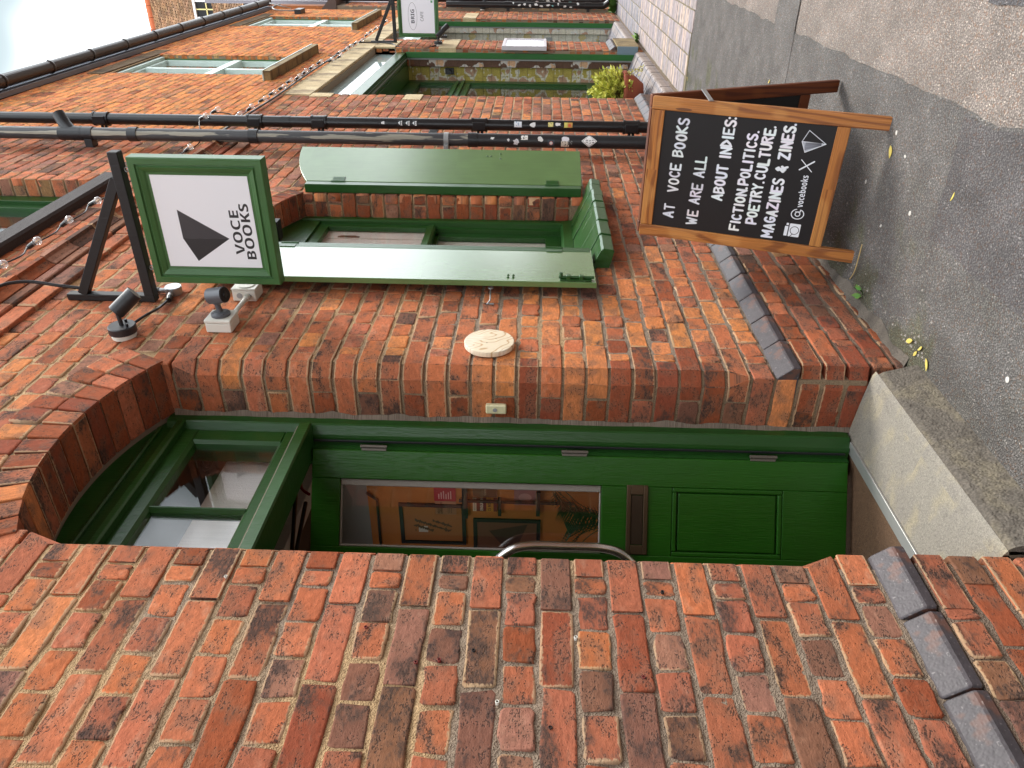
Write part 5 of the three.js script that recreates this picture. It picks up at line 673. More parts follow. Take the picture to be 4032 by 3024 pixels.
  // on the further pipe
  for (const [i, y] of [2.56, 2.50, 2.445].entries()) s2(y, 0.1, 0.05, 0.045, (x, w, h) => { x.fillStyle = '#222'; x.fillRect(0, 0, w, h); x.fillStyle = '#e8eef0'; x.beginPath(); x.moveTo(w * .2, h * .45); x.lineTo(w * .5, h * .1); x.lineTo(w * .8, h * .45); x.fill(); x.font = `bold ${h * .4}px sans-serif`; x.fillStyle = '#fff'; x.fillText('BAN', w * .1, h * .85); });
  s2(2.70, 0.1, 0.03, 0.03, flat(222, 222, 222)); s2(1.62, 0.2, 0.045, 0.06, paper('#dfe3e8', '#8aa0c0', 12)); s2(1.50, 0.15, 0.045, 0.06, flat(228, 228, 226)); s2(1.36, 0.25, 0.035, 0.04, paper('#e6d98a', '#444', 14)); s2(1.30, 0.3, 0.03, 0.045, flat(226, 222, 220)); s2(1.22, 0.2, 0.04, 0.065, (x, w, h) => { x.fillStyle = '#c9974e'; x.fillRect(0, 0, w, h); x.fillStyle = '#d9cc6a'; x.fillRect(0, 0, w, h * .4); x.fillStyle = '#d85a3a'; x.fillRect(w * .2, h * .5, w * .5, h * .3); });
  // far pair, between the houses
  const rr = rng(515);
  [[16.42, 0.11], [17.15, 0.14]].forEach((c, k) => { const f = thing('drainpipe', ['first of the far pair of black drainpipes, spotted with pale stickers', 'second of the far pair of black drainpipes, reaching the roof'][k], 'drainpipe', [0, 0, 0]); const top = k ? 8.6 : 3.3;
    mesh('pipe', [cyl(V(c[0], 0.3, c[1]), V(c[0], top, c[1]), 0.055, 0.055, 20, true), tube([V(c[0], 0.34, c[1]), V(c[0] - 0.0, 0.24, c[1] + 0.01), V(c[0] - 0.06, 0.14, c[1] + 0.09)], 0.058, 10, 16)], M.blackPlastic, f);
    for (const y of [0.55, 2.1, ...(k ? [3.6, 5.4, 7.2] : [])]) mesh('collar', [cyl(V(c[0], y - 0.06, c[1]), V(c[0], y + 0.06, c[1]), 0.062, 0.062, 20), bx(c[0] - 0.015, c[0] + 0.015, y - 0.03, y + 0.03, 0.0, c[1])], M.blackPlastic, f);
    const fc = Math.atan2(-c[0], 1.52 - c[1]); for (let i = 0; i < 13; i++) sticker(f, c[0], c[1], 0.055, 0.75 + i * 0.11 + rr() * 0.05, fc + (rr() - 0.5) * 1.4, 0.03 + rr() * 0.05, 0.03 + rr() * 0.06, rr() < 0.88 ? flat(214, 216, 214) : rr() < 0.5 ? flat(110, 170, 170) : flat(210, 200, 120)); });
}
// ---------------------------------------------------------------- hanging signs on black brackets
function hangingSign(label, x, y0, y1, z0, z1, fr, draw, bLabel, plate, tip, cat = 'sign', texW = 640) {
  const b = thing('sign_bracket', bLabel, 'bracket', [x, plate[0], 0]); const h = plate[1] - plate[0];
  const bar = (p, q, w, t) => { const d = q.clone().sub(p), g = new RoundedBoxGeometry(t, d.length(), w, 1, 0.003); g.applyQuaternion(new THREE.Quaternion().setFromUnitVectors(UP, d.clone().normalize())); const m = p.clone().add(q).multiplyScalar(0.5); g.translate(m.x, m.y, m.z); return boxUV(g); };
  mesh('wall_plate', bx(-0.022, 0.022, 0, h, 0.002, 0.034, 0.004), M.black, b);
  mesh('arm', bx(-0.0235, 0.0235, 0.0, 0.046, 0.030, tip, 0.005), M.black, b); mesh('strut', bar(V(0, h - 0.075, 0.034), V(0, 0.04, tip - 0.115), 0.042, 0.044), M.black, b);
  const hk = []; for (const z of [z0 + 0.06, z1 - 0.06]) hk.push(new THREE.TorusGeometry(0.010, 0.003, 6, 14).rotateY(Math.PI / 2).translate(0, -0.012, z), new THREE.TorusGeometry(0.010, 0.003, 6, 14).translate(0, -0.026, z)); mesh('eye_hook', hk, M.zinc, b);
  const s = thing('hanging_sign', label, cat, [x, y0, (z0 + z1) / 2]); const w = (z1 - z0) / 2, H = y1 - y0, T = 0.03;
  // mitred moulded frame: profile (inset, out) swept round the rectangle
  const pf = [[0, -T], [0, T - 0.004], [0.004, T], [fr * 0.36, T], [fr * 0.40, T - 0.008], [fr * 0.46, T - 0.008], [fr * 0.52, T - 0.002], [fr * 0.72, T - 0.010], [fr * 0.80, T - 0.016], [fr, T - 0.018], [fr, -T]];
  const frame = []; const g = new G(); const cs = [[-w, 0, 1, 1], [w, 0, -1, 1], [w, H, -1, -1], [-w, H, 1, -1]];
  for (let k = 0; k < 4; k++) { const A = cs[k], B = cs[(k + 1) % 4]; for (let i = 0; i < pf.length; i++) { const p = pf[i], q = pf[(i + 1) % pf.length]; const P = (c, f) => V(-f[1], c[1] + c[3] * f[0], c[0] + c[2] * f[0]); const a0 = P(A, p), b0 = P(B, p), a1 = P(A, q), b1 = P(B, q), n = b0.clone().sub(a0).cross(a1.clone().sub(a0)).normalize(); const out = V(i === pf.length - 1 ? 1 : (i === 0 ? 0 : -0.4), 0, 0); const mid = a0.clone().add(b1).multiplyScalar(0.5), ctr = V(0, H / 2, 0); const ref = i === pf.length - 2 ? ctr.clone().sub(mid).setX(0) : i === 0 ? mid.clone().sub(ctr).setX(0) : out; if (n.dot(ref) < 0) n.negate(); const L = a0.distanceTo(b0), c = [1, 1, 1]; g.quad(g.v(a0, n, i * 0.02, 0, c), g.v(b0, n, i * 0.02, L, c), g.v(b1, n, i * 0.02 + 0.02, L, c), g.v(a1, n, i * 0.02 + 0.02, 0, c)); } }
  const fgeo = g.build(); fgeo.deleteAttribute('color'); mesh('frame', fgeo, M.greenSign, s);
  const pw = (w - fr + 0.004) * 2, ph = H - 2 * fr + 0.008; const t = canvasTex(texW, Math.round(texW * ph / pw), draw); const pg = new THREE.BoxGeometry(pw, ph, 0.012); pg.rotateY(-Math.PI / 2); pg.translate(-T + 0.022, H / 2, 0); mesh('panel', pg, std({ map: t, roughness: 0.45 }), s);
  return s;
}
hangingSign('green framed white sign reading VOCE BOOKS with a dark folded triangle', 3.155, 2.600, 3.168, 0.105, 0.668, 0.080, (x, w, h) => {
  x.fillStyle = '#e9eaee'; x.fillRect(0, 0, w, h); const P = (a, b) => [a * w, b * h];
  x.fillStyle = '#3c3b3e'; x.beginPath(); x.moveTo(...P(.32, .205)); x.lineTo(...P(.635, .205)); x.lineTo(...P(.325, .70)); x.fill(); x.fillStyle = '#2b2b2d'; x.beginPath(); x.moveTo(...P(.32, .205)); x.lineTo(...P(.01 + .055, .32)); x.lineTo(...P(.325, .70)); x.fill();
  x.fillStyle = '#2a292b'; x.textAlign = 'center'; x.font = `bold ${h * .135}px sans-serif`; const tx = (s, u, v, wd) => { x.save(); const m = x.measureText(s).width; x.translate(u * w, v * h); x.scale(wd * w / m, 1); x.fillText(s, 0, 0); x.restore(); }; tx('VOCE', .40, .842, .50); tx('BOOKS', .40, .955, .64);
}, 'black timber bracket over the green door side, carrying the VOCE BOOKS sign', [3.200, 3.610], 0.685);
hangingSign('smaller green framed white sign reading BRIG CAFE in an oval', 11.75, 2.895, 3.46, 0.085, 0.66, 0.058, (x, w, h) => { x.fillStyle = '#efeef6'; x.fillRect(0, 0, w, h); x.strokeStyle = '#4a4858'; x.lineWidth = 4; x.beginPath(); x.ellipse(w * .46, h * .33, w * .37, h * .135, 0, 0, 7); x.stroke(); x.fillStyle = '#3a3844'; x.textAlign = 'center'; x.font = `bold ${h * .15}px sans-serif`; x.save(); x.translate(w * .46, h * .385); x.scale(1.15, 1); x.fillText('BRIG', 0, 0); x.restore(); x.font = `${h * .125}px sans-serif`; x.fillText('CAFE', w * .46, h * .66); x.fillStyle = '#6aa07a'; x.fillRect(w * .83, h * .90, w * .06, h * .06); x.fillStyle = '#c8dccd'; x.fillRect(w * .9, h * .8, w * .02, h * .16); x.fillRect(w * .94, h * .82, w * .015, h * .14); }, 'black bracket on the stone lintel, carrying the BRIG CAFE sign', [3.50, 3.87], 0.68);
hangingSign('far green framed white sign cut off by the picture edge', 16.9, 2.55, 3.05, 0.22, 0.80, 0.05, (x, w, h) => { x.fillStyle = '#e8e8ec'; x.fillRect(0, 0, w, h); x.fillStyle = '#555'; x.fillRect(w * .3, h * .4, w * .4, h * .06); }, 'far black bracket above the cut-off sign at the picture edge', [3.06, 3.4], 0.8);
// ---------------------------------------------------------------- spotlights, camera, boxes and cable
function spot(label, x, y, s, group) {
  const t = thing('spotlight', label, 'spotlight', [x, y, 0]); const k = s;
  mesh('spacer', [cyl(V(0, 0, 0.001), V(0, 0, 0.026 * k), 0.048 * k, 0.046 * k, 28), cyl(V(0, 0, 0.008 * k), V(0, 0, 0.012 * k), 0.05 * k, 0.05 * k, 28)], M.whitePlastic, t); mesh('base', [cyl(V(0, 0, 0.024 * k), V(0, 0, 0.052 * k), 0.056 * k, 0.056 * k, 30), cyl(V(0, 0, 0.052 * k), V(0, 0, 0.056 * k), 0.056 * k, 0.052 * k, 30)], M.darkPlastic, t);
  mesh('stem', [cyl(V(0.0, 0.0, 0.05 * k), V(0.005 * k, 0.005 * k, 0.115 * k), 0.009 * k), cyl(V(-0.012 * k, -0.03 * k, 0.05 * k), V(-0.012 * k, -0.03 * k, 0.068 * k), 0.006 * k), cyl(V(0.03 * k, -0.005 * k, 0.05 * k), V(0.03 * k, -0.005 * k, 0.068 * k), 0.006 * k)], M.darkPlastic, t);
  const c = V(0.03 * k, -0.025 * k, 0.145 * k), d = V(0.45, -0.66, 0.60).normalize().multiplyScalar(0.055 * k); mesh('lamp_head', [cyl(c.clone().sub(d), c.clone().add(d), 0.034 * k, 0.034 * k, 30), cyl(c.clone().addScaledVector(d, 0.28), c.clone().addScaledVector(d, 0.31), 0.0346 * k, 0.0346 * k, 30)], M.darkPlastic, t);
  const f = c.clone().add(d); mesh('lens', cyl(f.clone().addScaledVector(d, -0.02), f.clone().addScaledVector(d, 0.012), 0.029 * k, 0.029 * k, 24), M.zinc, t); return t;
}
spot('black cylinder spotlight on a round base beside the VOCE BOOKS bracket', 2.80, 3.186, 1); spot('small black spotlight under the BRIG CAFE sign, nearer of two', 11.55, 2.885, 1.05); spot('small black spotlight behind the BRIG CAFE sign, further of two', 12.22, 2.89, 1.05); spot('far black spotlight beside the cut-off sign', 16.55, 2.60, 1);
{
  const c = thing('security_camera', 'grey cylinder security camera on a cream junction box', 'camera', [2.902, 2.80, 0.062]);
  mesh('base', [cyl(V(0, 0, 0), V(0, 0, 0.010), 0.040, 0.040, 28), cyl(V(0, 0, 0.010), V(0, 0, 0.018), 0.040, 0.024, 28), ...[0.6, 2.2, 3.8, 5.2].map(a => cyl(V(Math.cos(a) * 0.03, Math.sin(a) * 0.03, 0.008), V(Math.cos(a) * 0.03, Math.sin(a) * 0.03, 0.0165), 0.0045))], M.cameraGrey, c); mesh('neck', [cyl(V(0, 0, 0.015), V(0.0, 0.008, 0.055), 0.012), bx(-0.008, 0.008, -0.008, 0.022, 0.05, 0.075)], M.cameraGrey, c);
  const d = V(-0.22, -0.95, 0.22).normalize(), p = V(-0.002, 0.0, 0.092); mesh('body', [cyl(p.clone().addScaledVector(d, -0.036), p.clone().addScaledVector(d, 0.040), 0.034, 0.034, 32), cyl(p.clone().addScaledVector(d, -0.044), p.clone().addScaledVector(d, -0.036), 0.024, 0.034, 32)], M.cameraGrey, c); mesh('lens_hood', [cyl(p.clone().addScaledVector(d, 0.0395), p.clone().addScaledVector(d, 0.044), 0.0335, 0.031, 32)], M.matBlack, c); mesh('lens', cyl(p.clone().addScaledVector(d, 0.044), p.clone().addScaledVector(d, 0.047), 0.012, 0.011, 20), M.darkPlastic, c);
  const b = thing('junction_box', 'cream square junction box under the security camera', 'junction box', [2.902, 2.80, 0]); mesh('box', bx(-0.052, 0.052, -0.055, 0.055, 0.001, 0.044, 0.006), M.whitePlastic, b); mesh('lid', bx(-0.054, 0.054, -0.057, 0.057, 0.0445, 0.061, 0.005), M.whitePlastic, b);
  const b2 = thing('junction_box', 'white junction box with knockout discs, partly behind the hanging sign', 'junction box', [3.215, 2.795, 0]); mesh('box', bx(-0.05, 0.05, -0.055, 0.055, 0.001, 0.055, 0.006), M.whitePlastic, b2); mesh('lid', [bx(-0.052, 0.052, -0.057, 0.057, 0.0555, 0.064, 0.004), cyl(V(0, 0, 0.062), V(0, 0, 0.068), 0.044, 0.04, 28)], M.whitePlastic, b2); mesh('knockout', [cyl(V(-0.053, 0.02, 0.03), V(-0.049, 0.02, 0.03), 0.013), cyl(V(-0.053, -0.025, 0.03), V(-0.049, -0.025, 0.03), 0.010)], M.greyPlastic, b2);
  const cd = thing('conduit', 'short white conduit pipe joining the two junction boxes', 'conduit', [2.95, 2.79, 0.022]); mesh('pipe', [cyl(V(0.003, -0.005, 0), V(0.215, -0.012, 0.006), 0.0105, 0.0105, 16), cyl(V(0.185, -0.011, 0.005), V(0.215, -0.012, 0.006), 0.014, 0.014, 16)], M.whitePlastic, cd);
  const rb = thing('conduit_box', 'round zinc conduit box between the spotlight and the bracket', 'junction box', [3.235, 3.155, 0]); mesh('box', [cyl(V(0, 0, 0.001), V(0, 0, 0.034), 0.038, 0.038, 30), cyl(V(-0.03, -0.0, 0.016), V(-0.075, -0.012, 0.016), 0.012), cyl(V(0, 0.03, 0.016), V(0, 0.07, 0.016), 0.012)], M.zinc, rb); mesh('lid', cyl(V(0, 0, 0.0345), V(0, 0, 0.039), 0.036, 0.036, 30), std({ color: srgb(196, 206, 210), roughness: 0.35, metalness: 0.6 }), rb); mesh('gland', cyl(V(-0.072, -0.012, 0.016), V(-0.105, -0.02, 0.016), 0.015, 0.012), M.blackPlastic, rb); mesh('gland', cyl(V(0, 0.068, 0.016), V(0, 0.1, 0.016), 0.015, 0.012), M.blackPlastic, rb);
  const ca = thing('cable', 'black cable from the spotlight base to the round conduit box', 'cable', [2.85, 3.19, 0.02]); mesh('lead', tube([V(0.0, 0, 0.0), V(0.08, -0.035, 0.012), V(0.16, -0.055, 0.008), V(0.22, -0.05, -0.002), V(0.285, -0.053, -0.004)], 0.006, 40), M.blackPlastic, ca);
  const cb = thing('cable', 'grey cable looping from the bracket plate over the string course', 'cable', [3.21, 3.58, 0.03]); mesh('lead', tube([V(0, 0, 0.0), V(-0.02, 0.09, 0.02), V(-0.05, 0.22, 0.05), V(-0.12, 0.30, 0.055), V(-0.2, 0.30, 0.03), V(-0.36, 0.335, 0.03), V(-0.6, 0.34, 0.03)], 0.008, 50), M.darkPlastic, cb);
  const pl = thing('wall_plaque', 'round blank pine disc with bold wood grain on the brickwork', 'plaque', [2.79, 1.640, 0.004]);
  const wt = tex(512, 512, (i, j, o) => { const x = i / 512, y = j / 512, n = fbm(x * 2.2, y * 1.1, 3, 280), w = Math.sin((x * 7 + n * 9 + Math.abs(x - 0.4) * y * 9) * 5.2), k = sst(0.55, 1, w); o[0] = 228; o[1] = 212; o[2] = 184; mixc(o, [178, 132, 82], k * 0.6); mixc(o, [236, 228, 212], sst(0.5, 0.7, vn(x * 3, y * 3, 284)) * 0.5); const q = 0.95 + 0.08 * vn(i / 2, j / 24, 286); o[0] *= q; o[1] *= q; o[2] *= q; if (Math.hypot(x - 0.42, y - 0.56) < 0.012 || Math.hypot(x - 0.56, y - 0.36) < 0.012) mixc(o, [70, 66, 60], 0.8); });
  const dg = new THREE.LatheGeometry([[0, 0], [0.101, 0], [0.104, 0.003], [0.104, 0.020], [0.101, 0.0235], [0, 0.024]].map(p => new THREE.Vector2(...p)), 64); dg.rotateX(Math.PI / 2); { const p = dg.attributes.position, u = dg.attributes.uv; for (let i = 0; i < p.count; i++) u.setXY(i, 0.5 + p.getX(i) * 4.5, 0.5 + p.getY(i) * 4.5); } dg.rotateZ(0.25); mesh('disc', dg, std({ map: wt, roughness: 0.6 }), pl);
  const db = thing('doorbell', 'small cream doorbell push with a grey button on the door jamb', 'doorbell', [2.584, 1.601, -0.168]); mesh('case', bx(-0.020, 0.002, -0.042, 0.042, -0.021, 0.021, 0.006), std({ color: srgb(224, 218, 176), roughness: 0.45 }), db); mesh('button', cyl(V(-0.0195, 0.004, 0), V(-0.0225, 0.004, 0), 0.009, 0.009, 20), M.greyPlastic, db);
  const hk = thing('shutter_hook', 'thin steel hook holding the near green shutter to the wall', 'hook', [3.23, 1.662, 0]); mesh('hook', [tube([V(-0.035, 0.012, 0.004), V(-0.03, 0, 0.02), V(0.0, 0, 0.028), V(0.05, 0.002, 0.03), V(0.062, 0.002, 0.034)], 0.0035, 30), new THREE.TorusGeometry(0.011, 0.003, 6, 16).translate(0.072, 0.002, 0.036), cyl(V(-0.035, -0.018, 0.003), V(-0.035, 0.018, 0.003), 0.004)], M.zinc, hk);
}
// ---------------------------------------------------------------- festoon lights along both fronts
{
  const t = thing('string_lights', 'long black festoon string with clear round bulbs along both brick fronts', 'string lights', [0, 4.02, 0]);
  const bulbs = [[2.75, 4.03], [3.05, 4.03], [3.356, 4.025], [3.67, 4.038], [3.996, 4.047], [4.336, 4.058], [4.68, 4.06], [5.587, 4.003], [6.06, 4.045, .20], [6.60, 4.16, .14], [6.706, 4.02], [7.018, 4.02], [7.368, 4.011], [7.679, 4.015], [7.965, 4.009], [8.322, 4.032], [8.569, 4.018], [8.917, 4.039], [9.185, 4.027], [9.561, 4.029], [9.743, 3.939], [10.037, 3.898], [10.321, 3.978], [10.622, 3.959], [10.876, 3.958], [11.206, 3.95], [11.423, 3.927], [12.1, 3.98], [12.5, 4.0], [12.9, 4.0], [13.3, 3.99], [13.8, 4.0]];
  const c = [];
  for (const [x, y, z = 0.08] of bulbs) { const r = rng(Math.round(x * 97)), d = V((r() - 0.5) * 0.5, -0.75, 0.35 + r() * 0.3).normalize(), top = V(x, y - 4.02, z).addScaledVector(d, -0.062); mesh('lamp_holder', [cyl(top, top.clone().addScaledVector(d, 0.042), 0.0125, 0.014, 12), new THREE.TorusGeometry(0.012, 0.003, 5, 10).translate(top.x, top.y, top.z)], M.blackPlastic, t); const bb = V(x, y - 4.02, z), gl = new THREE.SphereGeometry(0.0215, 18, 14).translate(bb.x, bb.y, bb.z); mesh('bulb', [gl, cyl(bb.clone().addScaledVector(d, -0.03), bb.clone().addScaledVector(d, -0.018), 0.012, 0.016, 14, true)], M.bulb, t); mesh('filament', cyl(bb.clone().addScaledVector(d, -0.014), bb.clone().addScaledVector(d, 0.012), 0.0028, 0.0028, 6), M.filament, t); c.push(top); const nx = bulbs[bulbs.findIndex(b => b[0] === x) + 1]; if (nx) c.push(V((x + nx[0]) / 2, (y + nx[1]) / 2 - 4.02 + 0.005, z * 0.5 + 0.02)); }
  mesh('wire', tube(c, 0.0042, 420, 6), M.blackPlastic, t);
  const k = thing('cable', 'long black cable clipped just above the stone lintel', 'cable', [6.3, 4.05, 0.02]); mesh('lead', tube([V(0, 0.0, 0), V(0.6, 0.0, 0), V(1.5, -0.01, 0), V(2.6, 0.0, 0.01), V(4, 0.0, 0.01), V(5.0, -0.005, 0.01), V(5.22, -0.05, 0.012), V(5.24, -0.5, 0.005), V(5.12, -0.62, -0.02), V(5.1, -1.0, -0.03), V(5.24, -1.17, 0.0)], 0.010, 120), M.blackPlastic, k);
  const k2 = thing('cable', 'loose grey cables and a black box at the end of the gutter', 'cable', [15.6, 6.2, 0]); mesh('lead', [tube([V(0.5, 0.4, 0.05), V(0.3, 0.2, 0.12), V(0.0, 0.25, 0.1), V(-0.3, 0.1, 0.08), V(-0.1, -0.2, 0.05)], 0.012, 40), tube([V(0.6, 0.45, 0.06), V(0.2, 0.35, 0.14), V(0.1, 0.1, 0.1), V(0.3, 0.0, 0.05)], 0.010, 40)], M.greyPlastic, k2); mesh('box', bx(-0.2, 0.1, -0.32, -0.2, 0, 0.08), M.darkPlastic, k2);
}
// ---------------------------------------------------------------- pavement board
{
  const N = 512, wood = tex(N, N, (i, j, o) => { const x = i / N, y = j / N, n = fbm(x * 3, y * 1.2, 3, 290), w = Math.sin((x * 26 + n * 14) * 2.2), k = sst(0.1, 0.95, w); o[0] = 172; o[1] = 108; o[2] = 46; mixc(o, [118, 64, 22], k * 0.7); mixc(o, [206, 150, 84], sst(0.55, 0.75, vn(x * 5, y * 9, 294)) * 0.45); const q = 0.9 + 0.18 * vn(i / 2, j / 50, 296); o[0] *= q; o[1] *= q; o[2] *= q; for (const [a, b] of [[.3, .2], [.7, .62], [.15, .85]]) { const d = Math.hypot((x - a), (y - b) * 0.5); if (d < 0.018) mixc(o, [96, 54, 22], 0.8); } }, {});
  const wb = grey(N, N, (i, j) => vn(i / 3, j / 60, 298)); M.wood = phy({ map: wood, bumpMap: wb, bumpScale: 0.001, roughness: 0.5, clearcoat: 0.25, clearcoatRoughness: 0.4 }); M.woodDark = std({ map: wood, color: srgb(150, 118, 96), roughness: 0.6 });
  const W = 0.656, L = 0.992, sw = 0.056, T = 0.024;
  // hand lettering by strokes on a 4 x 6 grid
  const F = { A: '03 20 43,14 34'.replace('03', '06').replace('43', '46'), T: '00 40,20 26', V: '00 26 40', O: 'o', C: 'c', E: '40 00 06 46,03 33', B: '06 00 30 41 32 03,32 44 35 06', K: '00 06,40 03 46', S: 's', W: '00 16 22 36 40', R: '06 00 30 41 32 03,23 46', L: '00 06 46', U: 'u', I: '20 26', N: '06 00 46 40', D: '00 06 25 43 21 00', F: '40 00 06,03 33', P: '06 00 30 41 43 04', Y: '00 23 40,23 26', M: '06 00 24 40 46', G: 'g', Z: '00 40 06 46', '&': '46 11 20 31 04 25 43', X: '00 46,40 06', '.': '.', ':': ':', ' ': '' };
  const draw = (x, w, h) => {
    x.fillStyle = '#0d0c0f'; x.fillRect(0, 0, w, h); const r = rng(99); x.lineCap = 'round'; x.lineJoin = 'round';
    for (let i = 0; i < 900; i++) { x.fillStyle = `rgba(120,120,124,${0.02 + r() * 0.05})`; x.fillRect(r() * w, r() * h, 1 + r() * 14, 1); }
    const glyph = (ch, X0, Y0, cw, chh, lw, passes) => { const f = F[ch]; if (!f) return; for (let pass = 0; pass < passes; pass++) { const jx = (r() - .5) * lw * .35, jy = (r() - .5) * lw * .35, px = u => X0 + u / 4 * cw + jx, py = v => Y0 + v / 6 * chh + jy; x.lineWidth = lw * (0.8 + r() * 0.3); x.strokeStyle = `rgba(${226 + r() * 20},${230 + r() * 18},${238 + r() * 12},${passes > 1 ? 0.72 : 0.9})`; x.beginPath();
        if (f === 'o') x.ellipse(px(2), py(3), cw * .46, chh * .48, 0, 0, 6.3); else if (f === 'c') x.ellipse(px(2.2), py(3), cw * .5, chh * .48, 0, 0.8, 5.5); else if (f === 'g') { x.ellipse(px(2.1), py(3), cw * .5, chh * .48, 0, 0.4, 5.4); x.moveTo(px(2.4), py(3.3)); x.lineTo(px(4), py(3.3)); x.lineTo(px(4), py(5)); } else if (f === 's') { x.moveTo(px(3.8), py(.6)); x.bezierCurveTo(px(2.2), py(-.8), px(-.6), py(.8), px(.6), py(2.3)); x.bezierCurveTo(px(1.6), py(3.2), px(4.2), py(3.2), px(3.9), py(4.9)); x.bezierCurveTo(px(3.4), py(6.6), px(1), py(6.3), px(.1), py(5.2)); } else if (f === 'u') { x.moveTo(px(0), py(0)); x.lineTo(px(0.1), py(3.6)); x.bezierCurveTo(px(.2), py(6.8), px(3.8), py(6.8), px(3.9), py(3.6)); x.lineTo(px(4), py(0)); } else if (f === '.') { x.moveTo(px(1), py(5.9)); x.lineTo(px(1.2), py(5.9)); } else if (f === ':') { x.moveTo(px(1), py(5.6)); x.lineTo(px(1.2), py(5.6)); x.moveTo(px(1), py(2)); x.lineTo(px(1.2), py(2)); }
        else for (const s of f.split(',')) s.split(' ').forEach((p, i) => { const a = px(+p[0]), b = py(+p[1]); i ? x.lineTo(a, b) : x.moveTo(a, b); }); x.stroke(); } };
    const line = (s, u0, u1, v0, v1, lw, passes = 2, drift = 0) => { const wt = [...s].map(c => c === ' ' ? 0.8 : c === 'I' ? 0.55 : c === '.' || c === ':' ? 0.5 : c === 'M' || c === 'W' ? 1.3 : 1.05); let tot = wt.reduce((a, b) => a + b), u = u0; [...s].forEach((c, i) => { const cw = wt[i] / tot * (u1 - u0); glyph(c, (u + cw * .12) * w, (v0 + drift * (u - u0) / (u1 - u0) + (r() - .5) * .006) * h, cw * .68 * w, (v1 - v0) * h, lw * w, passes); u += cw; }); };
    line('AT  VOCE BOOKS', .09, .95, .075, .135, .017, 2, .02); line('WE ARE ALL', .05, .66, .225, .285, .017, 2, .008); line('ABOUT INDIES:', .295, 1.0, .366, .425, .018, 3, .006); line('FICTION.POLITICS.', .05, .91, .502, .556, .018, 3, .014); line('POETRY.CULTURE.', .125, .96, .595, .652, .018, 3, .008); line('MAGAZINES & ZINES.', .025, .995, .706, .765, .018, 3, .004);
    // camera emblem, at-sign and name, cross, folded triangle
    const P = (u, v) => [u * w, v * h]; x.fillStyle = '#e6eaf0'; x.beginPath(); x.roundRect(.062 * w, .858 * h, .115 * w, .066 * h, 8); x.fill(); x.fillRect(.065 * w, .832 * h, .085 * w, .02 * h); x.fillRect(.158 * w, .838 * h, .02 * w, .014 * h); x.strokeStyle = '#151417'; x.lineWidth = 5; x.beginPath(); x.ellipse(.118 * w, .892 * h, .034 * w, .025 * h, 0, 0, 7); x.stroke(); x.beginPath(); x.moveTo(...P(.062, .87)); x.lineTo(...P(.085, .885)); x.stroke();
    x.strokeStyle = '#e0e4ea'; x.lineWidth = .008 * w; x.beginPath(); x.ellipse(.262 * w, .888 * h, .018 * w, .014 * h, 0, 0, 7); x.stroke(); x.beginPath(); x.ellipse(.262 * w, .888 * h, .042 * w, .036 * h, 0, 0.5, 6.0); x.stroke(); x.beginPath(); x.moveTo(...P(.281, .875)); x.lineTo(...P(.284, .902)); x.lineTo(...P(.30, .90)); x.stroke();
    x.fillStyle = '#e0e4ea'; x.font = `bold ${.052 * h}px sans-serif`; const m = x.measureText('vocebooks').width; x.save(); x.translate(.322 * w, .908 * h); x.rotate(-0.03); x.scale(.27 * w / m, 1); x.fillText('vocebooks', 0, 0); x.restore();
    x.lineWidth = .012 * w; x.beginPath(); x.moveTo(...P(.63, .842)); x.lineTo(...P(.705, .915)); x.stroke(); x.lineWidth = .007 * w; x.beginPath(); x.moveTo(...P(.71, .842)); x.lineTo(...P(.622, .912)); x.stroke();
    x.strokeStyle = '#c8ccd4'; x.lineWidth = .006 * w; x.beginPath(); x.moveTo(...P(.852, .822)); x.lineTo(...P(.942, .85)); x.lineTo(...P(.849, .956)); x.closePath(); x.stroke(); x.fillStyle = '#a9aeb8'; x.beginPath(); x.moveTo(...P(.852, .822)); x.lineTo(...P(.771, .85)); x.lineTo(...P(.849, .956)); x.closePath(); x.fill(); x.strokeStyle = '#e0e4ea'; x.stroke(); for (let i = 0; i < 9; i++) { x.strokeStyle = `rgba(60,62,70,${.3 + .3 * r()})`; x.beginPath(); x.moveTo(...P(.79 + .007 * i, .845)); x.lineTo(...P(.835 + .002 * i, .93)); x.stroke(); }
  };
  const t = thing('pavement_board', 'wooden A-frame chalkboard on the pavement lettered about fiction, politics and zines', 'chalkboard sign', [3.6155, 0, 0.5275], -(Math.PI / 2 + 0.056));
  const mkLeaf = (front) => { // built upright in the plane, then leaned
    const parts = {}; const side = x => { const g = bx(x - sw / 2, x + sw / 2, 0, L, -T, 0, 0.004); return g; };
    const rail = (y0, y1) => bx(-W / 2 + sw + 0.0005, W / 2 - sw - 0.0005, y0, y1, -T + 0.0005, -0.0006, 0.003);
    const lean = g => { g.translate(0, -L, 0); g.rotateX(front ? -0.2945 : 0.335); g.translate(0, 0.9505, front ? 0.015 : -0.013); return g; };
    const swap = g => { const u = g.attributes.uv; for (let i = 0; i < u.count; i++) u.setXY(i, u.getY(i) * 3, u.getX(i)); return g; }, str = g => { const u = g.attributes.uv; for (let i = 0; i < u.count; i++) u.setXY(i, u.getX(i) * 3 + 0.3, u.getY(i)); return g; };
    for (const x of [-W / 2 + sw / 2, W / 2 - sw / 2]) mesh('leg', lean(str(side(x))), front ? M.wood : M.woodDark, t);
    mesh('rail', lean(swap(rail(L - 0.058, L - 0.002))), front ? M.wood : M.woodDark, t); mesh('rail', lean(swap(rail(0.150, 0.203))), front ? M.wood : M.woodDark, t);
